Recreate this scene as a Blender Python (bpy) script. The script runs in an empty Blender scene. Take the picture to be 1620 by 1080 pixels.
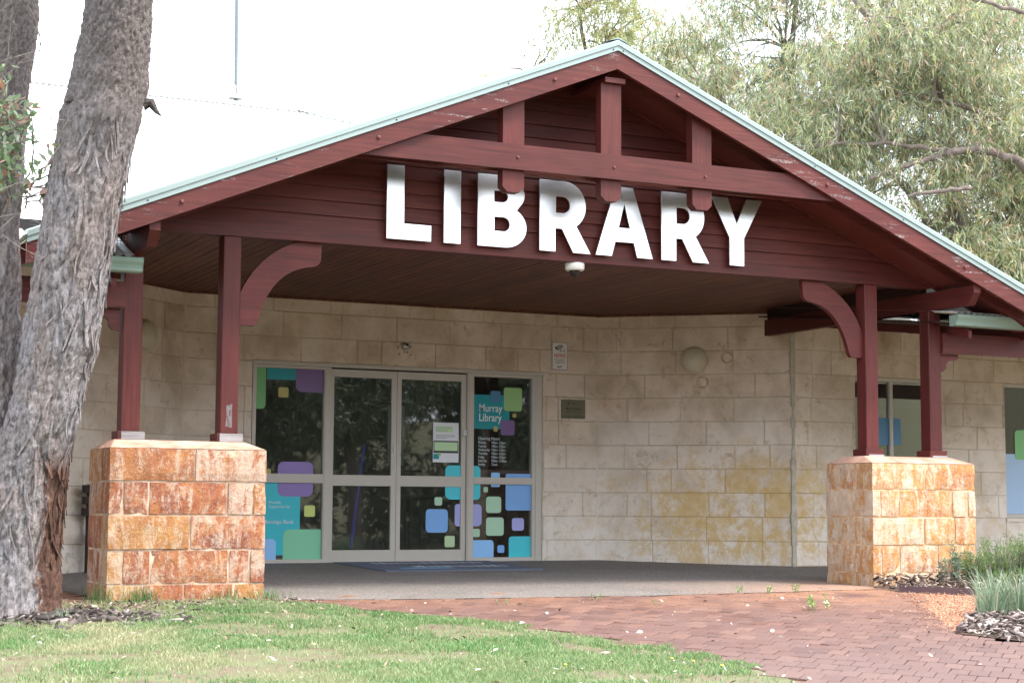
import bpy, bmesh, math, random
import numpy as np
from mathutils import Vector, Matrix
from mathutils.geometry import delaunay_2d_cdt
random.seed(7); RNG = np.random.default_rng(7)
R = math.radians
SC = bpy.context.scene
COL = SC.collection

# ------------------------------------------------------------------ camera, sky, sun, exposure
cam_d = bpy.data.cameras.new('camera'); cam = bpy.data.objects.new('camera', cam_d); COL.objects.link(cam)
_r = Vector((0.90018709, -0.43546114, 0.00606612)); _u = Vector((-0.04700552, -0.08330356, 0.99541499)); _f = Vector((0.43295922, 0.89634486, 0.09545787))
CAM = Vector((-3.884886, -13.497762, 0.749315))
cam.matrix_world = Matrix(((_r.x, _u.x, -_f.x, CAM.x), (_r.y, _u.y, -_f.y, CAM.y), (_r.z, _u.z, -_f.z, CAM.z), (0, 0, 0, 1)))
cam_d.sensor_width = 36; cam_d.lens = 36 * 2690.85 / 1620; cam_d.clip_end = 2000; cam_d.clip_start = .1
SC.camera = cam
SUN_EL, SUN_AZ = R(56), R(48)            # azimuth: from the viewer's side of the building (-Y) towards +X
sun_dir = Vector((math.cos(SUN_EL) * math.sin(SUN_AZ), -math.cos(SUN_EL) * math.cos(SUN_AZ), math.sin(SUN_EL)))
w = bpy.data.worlds.new('World'); SC.world = w; w.use_nodes = True
_nt = w.node_tree; _sky = _nt.nodes.new('ShaderNodeTexSky'); _sky.sky_type = 'NISHITA'; _sky.sun_disc = False
_sky.sun_elevation = SUN_EL; _sky.sun_rotation = math.atan2(sun_dir.x, sun_dir.y)
_sky.air_density = 1.0; _sky.dust_density = 6.0; _sky.ozone_density = 1.0
_bg = _nt.nodes['Background']; _bg.inputs['Strength'].default_value = 0.15
_veil = _nt.nodes.new('ShaderNodeMix'); _veil.data_type = 'RGBA'; _veil.inputs[0].default_value = .85   # bright thin overcast
_nt.links.new(_sky.outputs[0], _veil.inputs[6]); _veil.inputs[7].default_value = (3.38, 3.62, 4.0, 1)
_nt.links.new(_veil.outputs[2], _bg.inputs[0])
sl = bpy.data.lights.new('sun', 'SUN'); sl.energy = .9; sl.angle = R(12); sl.color = (1, .95, .87)
so = bpy.data.objects.new('sun', sl); COL.objects.link(so); so.location = (20, -20, 30)
so.rotation_euler = (-sun_dir).to_track_quat('-Z', 'Y').to_euler()
SC.view_settings.view_transform = 'Standard'; SC.view_settings.look = 'None'
SC.view_settings.gamma = 1; SC.view_settings.use_curve_mapping = False
SC.view_settings.exposure = 2.72
try:
    SC.cycles.max_bounces = 8; SC.cycles.diffuse_bounces = 4; SC.cycles.transparent_max_bounces = 16
except Exception: pass

# ------------------------------------------------------------------ numpy noise
def _h(ix, iy, iz, s):
    n = (ix * 374761393 + iy * 668265263 + iz * 2147483647 + s * 1274126177) & 0xFFFFFFFF
    n = ((n ^ (n >> 13)) * 1274126177) & 0xFFFFFFFF
    n = ((n ^ (n >> 16)) * 2246822519) & 0xFFFFFFFF
    return ((n ^ (n >> 15)) & 0xFFFFFF) / float(0xFFFFFF)
def vnoise(P, s=0):
    P = np.asarray(P, float); i = np.floor(P).astype(np.int64); f = P - i; f = f * f * (3 - 2 * f)
    x, y, z = i[..., 0], i[..., 1], i[..., 2]; fx, fy, fz = f[..., 0], f[..., 1], f[..., 2]
    def c(a, b, d): return _h(x + a, y + b, z + d, s)
    x00 = c(0,0,0)*(1-fx)+c(1,0,0)*fx; x10 = c(0,1,0)*(1-fx)+c(1,1,0)*fx
    x01 = c(0,0,1)*(1-fx)+c(1,0,1)*fx; x11 = c(0,1,1)*(1-fx)+c(1,1,1)*fx
    return (x00*(1-fy)+x10*fy)*(1-fz)+(x01*(1-fy)+x11*fy)*fz
def fbm(P, s=0, o=4):
    P = np.asarray(P, float); a = .5; t = 0
    for k in range(o): t = t + a * vnoise(P * 2**k, s + k); a *= .5
    return t

# ------------------------------------------------------------------ materials
class G:
    def __init__(s, name):
        s.m = bpy.data.materials.new(name); s.m.use_nodes = True; s.t = s.m.node_tree
        s.b = s.t.nodes['Principled BSDF']; s.out = s.t.nodes['Material Output']
    def n(s, typ, ins=None, **at):
        d = s.t.nodes.new('ShaderNode' + typ)
        for k, v in at.items(): setattr(d, k, v)
        for k, v in (ins or {}).items(): s.put(d.inputs[k], v)
        return d
    def put(s, sock, v):
        if hasattr(v, 'is_linked') or hasattr(v, 'links'): s.t.links.new(v, sock)
        elif isinstance(v, (tuple, list)) and len(v) == 3 and sock.type == 'RGBA': sock.default_value = (*v, 1)
        else: sock.default_value = v
    def set(s, **kw):
        for k, v in kw.items(): s.put(s.b.inputs[k.replace('_', ' ')], v)
        return s
    def pos(s): return s.n('NewGeometry').outputs['Position']
    def vec(s, v, scale=(1,1,1), loc=(0,0,0), rot=(0,0,0)):
        return s.n('Mapping', {'Vector': v, 'Scale': scale, 'Location': loc, 'Rotation': rot}).outputs[0]
    def noise(s, v, scale, detail=4, rough=.55, dist=0):
        return s.n('TexNoise', {'Vector': v, 'Scale': scale, 'Detail': detail, 'Roughness': rough, 'Distortion': dist}).outputs['Fac']
    def vor(s, v, scale, feature='F1', out='Distance'):
        return s.n('TexVoronoi', {'Vector': v, 'Scale': scale}, feature=feature).outputs[out]
    def ramp(s, f, stops, interp='LINEAR'):
        d = s.n('ValToRGB', {'Fac': f}); cr = d.color_ramp; cr.interpolation = interp
        while len(cr.elements) < len(stops): cr.elements.new(.5)
        for e, (p, c) in zip(cr.elements, stops):
            e.position = p; e.color = (*c, 1) if isinstance(c, (tuple, list)) else (c, c, c, 1)
        return d.outputs['Color']
    def mix(s, f, a, b, mode='MIX'):
        d = s.n('Mix', data_type='RGBA', blend_type=mode)
        s.put(d.inputs[0], f); s.put(d.inputs[6], a); s.put(d.inputs[7], b); return d.outputs[2]
    def math(s, op, a, b=0., c=False):
        d = s.n('Math', operation=op, use_clamp=c); s.put(d.inputs[0], a); s.put(d.inputs[1], b); return d.outputs[0]
    def rnd(s): return s.n('ObjectInfo').outputs['Random']
    def isl(s): return s.n('NewGeometry').outputs['Random Per Island']
    def hsv(s, c, h=.5, sa=1., v=1.):
        return s.n('HueSaturation', {'Hue': h, 'Saturation': sa, 'Value': v, 'Color': c}).outputs[0]
    def bump(s, h, strength=.3, dist=.01):
        s.put(s.b.inputs['Normal'], s.n('Bump', {'Height': h, 'Strength': strength, 'Distance': dist}).outputs[0]); return s

def flat(name, c, rough=.6, metal=0., var=.12, scale=9):
    g = G(name); p = g.pos(); nz = g.noise(p, scale, 5)
    v = g.math('ADD', g.math('MULTIPLY', nz, 2 * var), 1 - var)
    g.set(Base_Color=g.hsv(c, v=v), Roughness=rough, Metallic=metal); g.bump(g.noise(p, scale * 12, 3), .08, .003); return g.m
M = {}
def mk_wall_stone(kind):
    g = G('limestone_' + kind); p = g.pos(); r = g.rnd()
    base = g.ramp(g.noise(p, 2.2, 6, .62, .4), [(.28, (.36, .255, .165)), (.44, (.55, .43, .31)), (.56, (.70, .575, .455)), (.75, (.77, .685, .595))])
    base = g.mix(g.math('ADD', g.math('MULTIPLY', r, .35), .15), base, g.ramp(r, [(0, (.54, .42, .31)), (.5, (.71, .63, .53)), (1, (.62, .535, .45))]))
    # lower courses paler: light bounced off the ground put into the stone colour
    z = g.n('SeparateXYZ', {0: p}).outputs
    low = g.math('MULTIPLY', g.ramp(g.math('ADD', z[2], g.math('MULTIPLY', g.noise(p, 1.3, 4), .9)), [(.55, 1.), (1., 1.), ]), 1.)
    lowf = g.n('MapRange', {'Value': g.math('ADD', z[2], g.math('MULTIPLY', g.noise(p, 1.3, 4), 1.2)), 1: 2.6, 2: .8, 3: 0., 4: .75}).outputs[0]
    base = g.mix(g.math('MULTIPLY', lowf, g.ramp(g.noise(p, 3.2, 6, .7), [(.38, .35), (.58, 1.)])), base, (.78, .73, .67))
    # dark pits and brown smears
    base = g.mix(g.ramp(g.noise(p, 7, 8, .75, .6), [(.55, 0.), (.68, .7)]), base, (.36, .245, .15))
    pit = g.ramp(g.vor(g.mix(.06, p, g.n('TexNoise', {'Vector': p, 'Scale': 14.}).outputs['Color']), 26), [(.03, 1.), (.09, 0.)])
    pit = g.math('MULTIPLY', pit, g.ramp(g.noise(p, 5, 3), [(.52, 0.), (.6, 1.)]))
    base = g.mix(g.math('MULTIPLY', pit, .7), base, (.10, .075, .05))
    # ochre leaching low on the right-hand walls
    dx = g.math('MULTIPLY', g.math('SUBTRACT', z[0], 7.3), .50); dz = g.math('MULTIPLY', g.math('SUBTRACT', z[2], .62), .85)
    d2 = g.math('ADD', g.math('MULTIPLY', dx, dx), g.math('MULTIPLY', dz, dz))
    reg = g.n('MapRange', {'Value': d2, 1: 1.0, 2: .1, 3: 0., 4: 1.}).outputs[0]
    st = g.ramp(g.math('ADD', g.math('ADD', g.math('MULTIPLY', reg, .20), g.math('MULTIPLY', r, .10)), g.noise(g.vec(p, (1, 1, .8)), 5.5, 9, .78, .3)), [(.66, 0.), (.78, 1.)])
    base = g.mix(g.math('MULTIPLY', g.math('MULTIPLY', st, reg, True), .85), base, g.ramp(g.noise(p, 12, 4), [(.3, (.56, .35, .11)), (.7, (.64, .47, .22))]))
    sc_ = g.math('MULTIPLY', g.ramp(g.noise(p, 2.6, 7, .72, .4), [(.57, 0.), (.70, .55)]), g.n('MapRange', {'Value': z[2], 1: 2.6, 2: 1.2, 3: .35, 4: 1.}).outputs[0])
    base = g.mix(sc_, base, (.60, .42, .19))
    g.set(Base_Color=base, Roughness=.92)
    g.bump(g.math('SUBTRACT', g.math('ADD', g.noise(p, 22, 8, .7), g.math('MULTIPLY', g.noise(p, 5, 4), .8)), g.math('MULTIPLY', pit, 1.2)), .55, .012); return g.m
M['stone'] = mk_wall_stone('wall')
def mk_mortar():
    g = G('mortar'); p = g.pos(); z = g.n('SeparateXYZ', {0: p}).outputs
    c = g.ramp(g.noise(p, 14, 5), [(.3, (.40, .32, .23)), (.7, (.56, .48, .37))])
    d = g.math('SUBTRACT', z[0], 7.4); d = g.math('MULTIPLY', d, d); dz = g.math('SUBTRACT', z[2], .7); dz = g.math('MULTIPLY', dz, dz)
    reg = g.n('MapRange', {'Value': g.math('ADD', g.math('MULTIPLY', d, .5), dz), 1: 1.1, 2: .2, 3: 0., 4: .85}).outputs[0]
    c = g.mix(reg, c, (.50, .35, .15)); g.set(Base_Color=c, Roughness=.95); g.bump(g.noise(p, 60, 4), .4, .006); return g.m
M['mortar'] = mk_mortar()
def mk_corner_mortar():
    g = G('grey_mortar'); p = g.pos(); g.set(Base_Color=g.ramp(g.noise(p, 9, 6), [(.3, (.36, .31, .23)), (.7, (.54, .475, .385))]), Roughness=.95); g.bump(g.noise(p, 40, 5), .5, .01); return g.m
M['corner_mortar'] = mk_corner_mortar()
def mk_pier(name, pale, zoff):
    g = G(name); p0 = g.pos(); r = g.rnd()
    p = g.n('VectorMath', {0: p0, 1: g.n('CombineXYZ', {0: g.math('MULTIPLY', r, 9), 2: g.math('MULTIPLY', r, 23)}).outputs[0]}, operation='ADD').outputs[0]
    if zoff: rust = g.ramp(g.noise(p, 5, 8, .7, .3), [(.25, (.26, .080, .030)), (.42, (.42, .160, .048)), (.58, (.52, .245, .075)), (.75, (.56, .33, .15))])
    else: rust = g.ramp(g.noise(p, 5, 8, .7, .3), [(.25, (.15, .036, .022)), (.42, (.25, .070, .034)), (.55, (.34, .115, .045)), (.70, (.44, .20, .065)), (.85, (.50, .31, .14))])
    rust = g.mix(g.ramp(g.math('FRACT', g.math('MULTIPLY', r, 7.3)), [(.55, 0.), (.75, .5)]), rust, g.ramp(g.noise(p, 9, 6, .7), [(.35, (.42, .19, .045)), (.65, (.52, .32, .10))]))
    cream = g.ramp(g.noise(p, 8, 6), [(.3, (.52, .39, .27)), (.7, (.70, .61, .50))])
    blk = g.ramp(r, [(0., -.09), (.3, .07), (.55, -.05), (.8, .03), (1., .16)])
    blk = g.math('MULTIPLY', blk, 1. if zoff else .55); blk = g.math('ADD', blk, .005 if zoff else -.012)
    # weathered skin: fine broken patches, streaked down the face
    n1 = g.noise(g.vec(p, (1.5, 1.5, .55)), 7, 10, .78, .35); n2 = g.noise(p, 34, 6, .8)
    f = g.ramp(g.math('ADD', g.math('ADD', g.math('MULTIPLY', n1, .72), g.math('MULTIPLY', n2, .30)), blk), [(.50, 0.), (.585, 1.)])
    c = g.mix(g.math('MULTIPLY', f, pale), rust, cream)
    drip = g.ramp(g.noise(g.vec(p, (9, 9, .7)), 2.6, 6, .65), [(.52, 0.), (.68, .8)])
    c = g.mix(g.math('MULTIPLY', drip, .5), c, (.40, .17, .05) if zoff else (.27, .085, .035))
    lime = g.ramp(g.noise(p, 60, 6, .8, .3), [(.56, 0.), (.62, 1.)])
    lime = g.math('MULTIPLY', lime, g.ramp(g.noise(p, 6, 4, .6), [(.42, .1), (.60, 1.)]))
    c = g.mix(g.math('MULTIPLY', lime, .9), c, (.74, .67, .59))
    c = g.mix(g.ramp(g.noise(p, 27, 7, .75, .5), [(.66, 0.), (.74, .7)]), c, (.12, .05, .035))
    g.set(Base_Color=c, Roughness=.9)
    g.bump(g.math('ADD', g.math('ADD', g.noise(p, 24, 9, .75, .4), g.math('MULTIPLY', n1, .8)), g.math('MULTIPLY', lime, .3)), .9, .02); return g.m
def mk_pm(name, a, b):
    g = G(name); p = g.pos(); g.set(Base_Color=g.ramp(g.noise(p, 7, 6, .65), [(.35, a), (.65, b)]), Roughness=.95); g.bump(g.noise(p, 50, 5), .5, .008); return g.m
M['pier_mortar'] = mk_pm('pale_pier_mortar', (.34, .19, .11), (.62, .50, .39)); M['pier_mortar_r'] = mk_pm('orange_pier_mortar', (.50, .26, .11), (.68, .52, .35))
M['pier'] = mk_pier('rust_limestone_left', .62, 0)
M['pier_r'] = mk_pier('rust_limestone_right', .80, 5)
def mk_cap():
    g = G('pier_coping'); p = g.pos()
    c = g.ramp(g.noise(p, 5, 6, .65), [(.3, (.34, .17, .115)), (.5, (.44, .26, .19)), (.7, (.56, .42, .34))])
    g.set(Base_Color=c, Roughness=.9); g.bump(g.noise(p, 45, 6), .4, .008); return g.m
M['cap'] = mk_cap()
def mk_timber(name, axis, c0, c1, c2, rough=.5, peel=0.):
    g = G(name); p = g.pos(); s = {'x': (.6, 14, 14), 'y': (14, .6, 14), 'z': (14, 14, .6)}[axis]
    gr = g.noise(g.vec(p, s), 3.2, 6, .6, .3); big = g.noise(p, 1.7, 4)
    c = g.ramp(gr, [(.25, c0), (.5, c1), (.8, c2)])
    c = g.hsv(c, v=g.math('ADD', g.math('MULTIPLY', big, .7), .65), h=g.math('ADD', g.math('MULTIPLY', g.noise(p, .8, 2), .02), .49))
    c = g.hsv(c, v=g.math('ADD', g.math('MULTIPLY', g.rnd(), .35), .82))
    if peel:
        pl = g.ramp(g.noise(g.vec(p, tuple(v * .5 + .4 for v in s)), 3.0, 7, .75, .5), [(.70 - peel * .1, 0.), (.74 - peel * .1, 1.)])
        pl = g.math('MULTIPLY', pl, g.ramp(g.noise(p, 1.1, 3), [(.5, 0.), (.58, 1.)]))
        c = g.mix(g.math('MULTIPLY', pl, .8), c, g.ramp(g.noise(p, 70, 2), [(.4, (.06, .035, .03)), (.65, (.36, .30, .29))]))
    g.set(Base_Color=c, Roughness=g.math('ADD', g.math('MULTIPLY', gr, .25), rough - .1), Specular_IOR_Level=.28); g.bump(gr, .25, .004); return g.m
RED = ((.050, .0105, .0090), (.086, .0175, .0150), (.122, .028, .0225))
M['red_x'] = mk_timber('jarrah_red_paint_along', 'x', *RED)
M['red_y'] = mk_timber('jarrah_red_paint_deep', 'y', *RED)
M['red_z'] = mk_timber('jarrah_red_paint_upright', 'z', *RED)
M['barge'] = mk_timber('jarrah_red_peeling', 'x', *RED, peel=1.5)
M['board'] = mk_timber('weatherboard_stain', 'x', (.050, .0108, .0088), (.090, .0198, .0158), (.128, .0315, .0245), .55)
M['soffit'] = mk_timber('soffit_varnish', 'y', (.038, .0125, .0075), (.095, .0330, .0190), (.27, .105, .058), .5)
M['grey_wood'] = mk_timber('weathered_grey_timber', 'x', (.12, .11, .11), (.26, .25, .26), (.40, .39, .40), .85)
M['dark_wood'] = mk_timber('dark_bench_timber', 'x', (.012, .008, .007), (.025, .016, .013), (.045, .03, .025), .5)
M['green'] = flat('pale_green_colorbond', (.245, .315, .305), .42, 0, .05)
M['green_d'] = flat('gutter_green', (.23, .33, .28), .42, 0, .06)
def mk_roof():
    g = G('zincalume_roof'); p = g.pos(); g.set(Base_Color=g.ramp(g.noise(p, 2, 4), [(.3, (.70, .74, .72)), (.7, (.78, .82, .80))]), Roughness=.55, Metallic=.0); return g.m
M['roof'] = mk_roof()
M['sarking'] = flat('cream_sarking', (.62, .58, .48), .7, 0, .15, 5)
M['alu'] = flat('beige_aluminium', (.50, .46, .40), .38, 0, .05)
M['shadow_black'] = flat('shadow_strip_black', (.012, .012, .012), .6)
M['letter'] = None
def mk_letter():
    g = G('brushed_aluminium'); p = g.pos()
    br = g.noise(g.vec(p, (1, 1, 90)), 3, 3); g.set(Base_Color=(.93, .94, .96), Metallic=1., Roughness=g.math('ADD', g.math('MULTIPLY', br, .05), .30)); return g.m
M['letter'] = mk_letter()
def mk_glass(name='window_glass', tint=(.74, .76, .74)):
    g = G(name); g.t.nodes.remove(g.b)
    fr = g.n('Fresnel', {'IOR': 1.5}).outputs[0]; f2 = g.math('ADD', g.math('MULTIPLY', fr, 1.7), .02, True)
    tr = g.n('BsdfTransparent', {'Color': tint}); gl = g.n('BsdfGlossy', {'Color': (.95, .97, .97), 'Roughness': .018})
    mx = g.n('MixShader', {0: f2, 1: tr.outputs[0], 2: gl.outputs[0]}); df = g.n('BsdfDiffuse', {'Color': (.30, .30, .28)})
    m2 = g.n('MixShader', {0: .035, 1: mx.outputs[0], 2: df.outputs[0]}); g.t.links.new(m2.outputs[0], g.out.inputs[0]); return g.m
M['glass'] = mk_glass()
def mk_floor():
    g = G('exposed_aggregate'); p = g.pos()
    v = g.n('TexVoronoi', {'Vector': p, 'Scale': 70.}); c = g.ramp(v.outputs['Color'], [(.0, (.035, .032, .034)), (.3, (.13, .115, .105)), (.55, (.22, .20, .19)), (.8, (.30, .24, .20)), (1, (.46, .43, .40))])
    c = g.mix(g.ramp(v.outputs['Distance'], [(.35, 0.), (.6, .8)]), c, (.17, .155, .145))
    c = g.hsv(c, v=g.math('ADD', g.math('MULTIPLY', g.noise(p, 1.2, 4), .45), .62))
    x = g.n('SeparateXYZ', {0: p}).outputs
    red = g.n('MapRange', {'Value': g.math('ADD', x[0], g.math('MULTIPLY', g.noise(p, 2, 4), 1.5)), 1: 4.6, 2: 6.8, 3: 0., 4: .55}).outputs[0]  # sunny orange glow towards the right pier put into the floor colour
    c = g.mix(g.math('MULTIPLY', red, g.n('MapRange', {'Value': x[1], 1: 1.2, 2: -.5, 3: 0., 4: 1.}).outputs[0]), c, (.40, .19, .10))
    g.set(Base_Color=c, Roughness=.85); g.bump(v.outputs['Distance'], .5, .006); return g.m
M['floor'] = mk_floor()
def mk_brick(rand):
    g = G('paving_brick_' + rand); p = g.pos(); r = g.rnd() if rand == 'single' else g.isl()
    c = g.ramp(r, [(0, (.072, .032, .025)), (.3, (.11, .047, .033)), (.6, (.115, .058, .048)), (.85, (.14, .066, .046)), (1, (.17, .090, .066))])
    c = g.mix(g.ramp(g.noise(p, 1.4, 4), [(.4, 0.), (.7, .5)]), c, (.15, .088, .070))
    x = g.n('SeparateXYZ', {0: p}).outputs
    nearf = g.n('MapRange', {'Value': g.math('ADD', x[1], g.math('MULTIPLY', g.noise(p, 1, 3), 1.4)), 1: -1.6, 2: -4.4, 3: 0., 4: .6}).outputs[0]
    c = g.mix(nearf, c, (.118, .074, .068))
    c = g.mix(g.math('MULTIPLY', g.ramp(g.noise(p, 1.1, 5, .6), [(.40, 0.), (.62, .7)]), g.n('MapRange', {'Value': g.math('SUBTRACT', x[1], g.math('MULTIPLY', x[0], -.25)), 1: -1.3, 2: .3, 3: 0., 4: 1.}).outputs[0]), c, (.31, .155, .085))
    c = g.mix(g.ramp(g.noise(p, 30, 6, .7), [(.52, 0.), (.72, .6)]), c, (.075, .045, .04))
    g.set(Base_Color=c, Roughness=.85); g.bump(g.noise(p, 70, 5), .35, .004); return g.m
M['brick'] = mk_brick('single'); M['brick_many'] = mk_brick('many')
def mk_soil(name, a, b, sc=12):
    g = G(name); p = g.pos(); g.set(Base_Color=g.ramp(g.noise(p, sc, 7, .7), [(.3, a), (.7, b)]), Roughness=.95); g.bump(g.noise(p, sc * 4, 6), .6, .02); return g.m
M['joint'] = mk_soil('paving_joint_sand', (.10, .050, .032), (.22, .11, .068), 30)
def mk_ground():
    g = G('lawn_soil'); p = g.pos()
    c = g.ramp(g.noise(p, 5, 7, .68), [(.25, (.075, .050, .036)), (.42, (.13, .10, .062)), (.6, (.12, .135, .06)), (.8, (.18, .165, .10))])
    g.set(Base_Color=c, Roughness=.95); g.bump(g.noise(p, 35, 6), .6, .02); return g.m
M['ground'] = mk_ground()
def mk_gravel():
    g = G('orange_gravel'); p = g.pos(); v = g.n('TexVoronoi', {'Vector': p, 'Scale': 60.})
    c = g.ramp(v.outputs['Color'], [(0, (.27, .115, .06)), (.4, (.37, .185, .105)), (.75, (.43, .25, .16)), (1, (.50, .36, .27))])
    g.set(Base_Color=c, Roughness=.9); g.bump(v.outputs['Distance'], .7, .01); return g.m
M['gravel'] = mk_gravel()
def mk_isl(name, stops, rough=.8, trans=0., sheen=0., extra=None, vs=1.1, va=.5):
    g = G(name); p = g.pos(); r = g.isl()
    c = g.ramp(r, stops); c = g.hsv(c, v=g.math('ADD', g.math('MULTIPLY', g.noise(p, vs, 3), va), 1. - va * .5))
    if extra: c = extra(g, p, c)
    g.set(Base_Color=c, Roughness=rough)
    if trans:
        tl = g.n('BsdfTranslucent', {'Color': g.hsv(c, sa=1.15, v=1.25)})
        mx = g.n('MixShader', {0: trans, 1: g.b.outputs[0], 2: tl.outputs[0]}); g.t.links.new(mx.outputs[0], g.out.inputs[0])
    return g.m
M['leaf'] = mk_isl('eucalypt_leaf', [(0, (.075, .10, .055)), (.22, (.17, .21, .12)), (.45, (.29, .335, .21)), (.62, (.36, .41, .27)), (.76, (.40, .43, .17)), (.86, (.44, .33, .20)), (.93, (.48, .27, .21)), (1, (.72, .72, .64))], .42, .40, vs=2.2, va=1.1)  # clump light and dark, and pale glare leaves, are put into the colour
M['leaf_far'] = mk_isl('eucalypt_leaf_far', [(0, (.12, .16, .08)), (.3, (.22, .26, .13)), (.6, (.32, .34, .17)), (.85, (.40, .37, .14)), (1, (.46, .36, .20))], .5, .42, vs=2.2, va=.9)  # clump-scale light and dark put into the leaf colour by noise
M['leaf_bg'] = mk_isl('dark_bush_leaf', [(0, (.04, .055, .03)), (.5, (.085, .105, .055)), (1, (.14, .155, .09))], .5, .2)
M['sprout'] = mk_isl('sprout_leaf', [(0, (.12, .20, .08)), (.4, (.22, .30, .17)), (.7, (.28, .33, .24)), (.86, (.30, .16, .10)), (1, (.45, .28, .24))], .4, .35)
def _gx(g, p, c):
    dry = g.ramp(g.noise(p, .9, 5, .6), [(.40, 0.), (.60, .8)])
    x = g.n('SeparateXYZ', {0: p}).outputs
    west = g.n('MapRange', {'Value': x[0], 1: .8, 2: -1.6, 3: .25, 4: 1.}).outputs[0]
    return g.mix(g.math('MULTIPLY', dry, west), c, (.44, .395, .255))
M['grass'] = mk_isl('grass_blade', [(0, (.07, .155, .045)), (.4, (.118, .235, .080)), (.75, (.165, .295, .11)), (.88, (.265, .33, .155)), (1, (.42, .385, .255))], .55, .35, extra=_gx)
M['tuft'] = mk_isl('tuft_blade', [(0, (.05, .13, .045)), (.6, (.10, .21, .07)), (1, (.22, .30, .12))], .5, .3)
M['lomandra'] = mk_isl('strappy_blade', [(0, (.10, .16, .09)), (.5, (.20, .27, .18)), (.85, (.28, .34, .24)), (1, (.42, .38, .25))], .45, .25)
M['shrub'] = mk_isl('fine_shrub_leaf', [(0, (.05, .12, .04)), (.5, (.12, .24, .07)), (.85, (.22, .33, .09)), (1, (.44, .40, .18))], .5, .3)
M['rosette'] = mk_isl('grey_green_leaf', [(0, (.09, .16, .10)), (.6, (.18, .28, .19)), (1, (.27, .36, .27))], .5, .2)
M['mulch'] = mk_isl('bark_mulch', [(0, (.035, .022, .018)), (.4, (.10, .065, .05)), (.7, (.20, .14, .11)), (.9, (.36, .30, .26)), (1, (.58, .53, .50))], .9)
M['debris'] = mk_isl('dark_bark_debris', [(0, (.02, .015, .013)), (.5, (.06, .045, .04)), (.85, (.13, .105, .095)), (1, (.30, .26, .24))], .9)
M['mulch_pale'] = mk_isl('weathered_mulch', [(0, (.03, .022, .02)), (.35, (.12, .09, .08)), (.65, (.27, .21, .19)), (.9, (.42, .36, .33)), (1, (.60, .55, .52))], .9)
M['pebble'] = mk_isl('gravel_stone', [(0, (.25, .10, .05)), (.45, (.37, .18, .10)), (.8, (.45, .27, .18)), (1, (.54, .42, .34))], .85)
M['litter'] = mk_isl('fallen_leaf_litter', [(0, (.10, .06, .045)), (.35, (.26, .16, .11)), (.6, (.45, .33, .26)), (.85, (.62, .52, .45)), (1, (.78, .72, .68))], .8)
M['petal'] = mk_isl('white_petal', [(0, (.80, .74, .72)), (1, (.88, .86, .85))], .7)
def mk_bark(name, up):
    g = G(name); p = g.pos(); z = g.n('SeparateXYZ', {0: p}).outputs
    fib = g.noise(g.vec(p, (1, 1, .34)), 30, 8, .74, .8)
    c = g.ramp(fib, [(.30, (.018, .014, .014)), (.40, (.11, .094, .094)), (.49, (.225, .205, .210)), (.68, (.37, .352, .372))])
    big = g.noise(g.vec(p, (1, 1, .5)), 3.5, 5, .6)
    c = g.mix(g.ramp(big, [(.45, 0.), (.62, .6)]), c, g.ramp(fib, [(.3, (.06, .045, .04)), (.6, (.30, .23, .20))]))
    if up:
        hi = g.n('MapRange', {'Value': g.math('ADD', z[2], g.math('MULTIPLY', g.noise(p, 5, 4), .5)), 1: 3.15, 2: 3.85, 3: 0., 4: .85}).outputs[0]
        blk = g.ramp(g.noise(g.vec(p, (1, 1, .7)), 38, 7, .72, .5), [(.34, (.015, .011, .011)), (.47, (.075, .060, .057)), (.60, (.165, .140, .136)), (.8, (.29, .26, .255))])
        blk = g.mix(.45, blk, g.ramp(g.noise(p, 30, 5, .7), [(.3, (.05, .04, .035)), (.7, (.26, .22, .205))]))
        c = g.mix(hi, c, blk)
    # torn strip of red-brown inner bark low on the right flank of the right stem
    e = g.n('VectorMath', {0: g.n('VectorMath', {0: p, 1: (-1.79, -1.18, 0)}, operation='SUBTRACT').outputs[0], 1: (.90, -.435, 0)}, operation='DOT_PRODUCT').outputs['Value']
    e = g.math('ADD', e, g.math('MULTIPLY', g.noise(g.vec(p, (1, 1, .5)), 14, 7, .75), .20))
    tr_ = g.n('MapRange', {'Value': g.math('SUBTRACT', e, g.math('MULTIPLY', z[2], .05)), 1: .300, 2: .322, 3: 0., 4: 1.}).outputs[0]
    tr_ = g.math('MULTIPLY', tr_, g.n('MapRange', {'Value': z[2], 1: 1.15, 2: .95, 3: 0., 4: 1.}).outputs[0])
    c = g.mix(tr_, c, g.ramp(fib, [(.3, (.025, .012, .010)), (.5, (.085, .038, .025)), (.7, (.19, .10, .06))]))
    g.set(Base_Color=c, Roughness=.95); g.bump(g.math('ADD', fib, g.noise(p, 60, 5, .7)), .9, .02); return g.m
M['bark'] = mk_bark('stringy_bark', True)
M['limb'] = mk_soil('smooth_limb_bark', (.07, .05, .042), (.21, .17, .15), 6)
M['twig'] = mk_soil('twig_bark', (.10, .08, .07), (.26, .22, .19), 30)
M['stub'] = mk_soil('dark_dead_wood', (.02, .017, .016), (.10, .085, .08), 20)
M['inner_bark'] = mk_soil('red_brown_inner_bark', (.045, .022, .015), (.16, .075, .045), 18)
M['cream_lamp'] = flat('cream_lamp_glass', (.55, .49, .36), .3, 0, .08, 12)
M['white'] = flat('white_plastic', (.74, .73, .69), .4, 0, .03)
M['black_gloss'] = flat('smoked_dome', (.01, .01, .012), .06)
M['steel'] = flat('grey_steel', (.45, .45, .46), .3, .8)
M['mast_grey'] = flat('mast_grey', (.10, .125, .14), .5)
M['paper'] = flat('white_paper', (.72, .74, .78), .6, 0, .03)
M['sign_white'] = flat('sign_white', (.72, .70, .67), .5, 0, .05)
M['ink_red'] = flat('sign_red', (.55, .04, .05), .5); M['ink_black'] = flat('print_black', (.03, .03, .035), .5)
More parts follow.
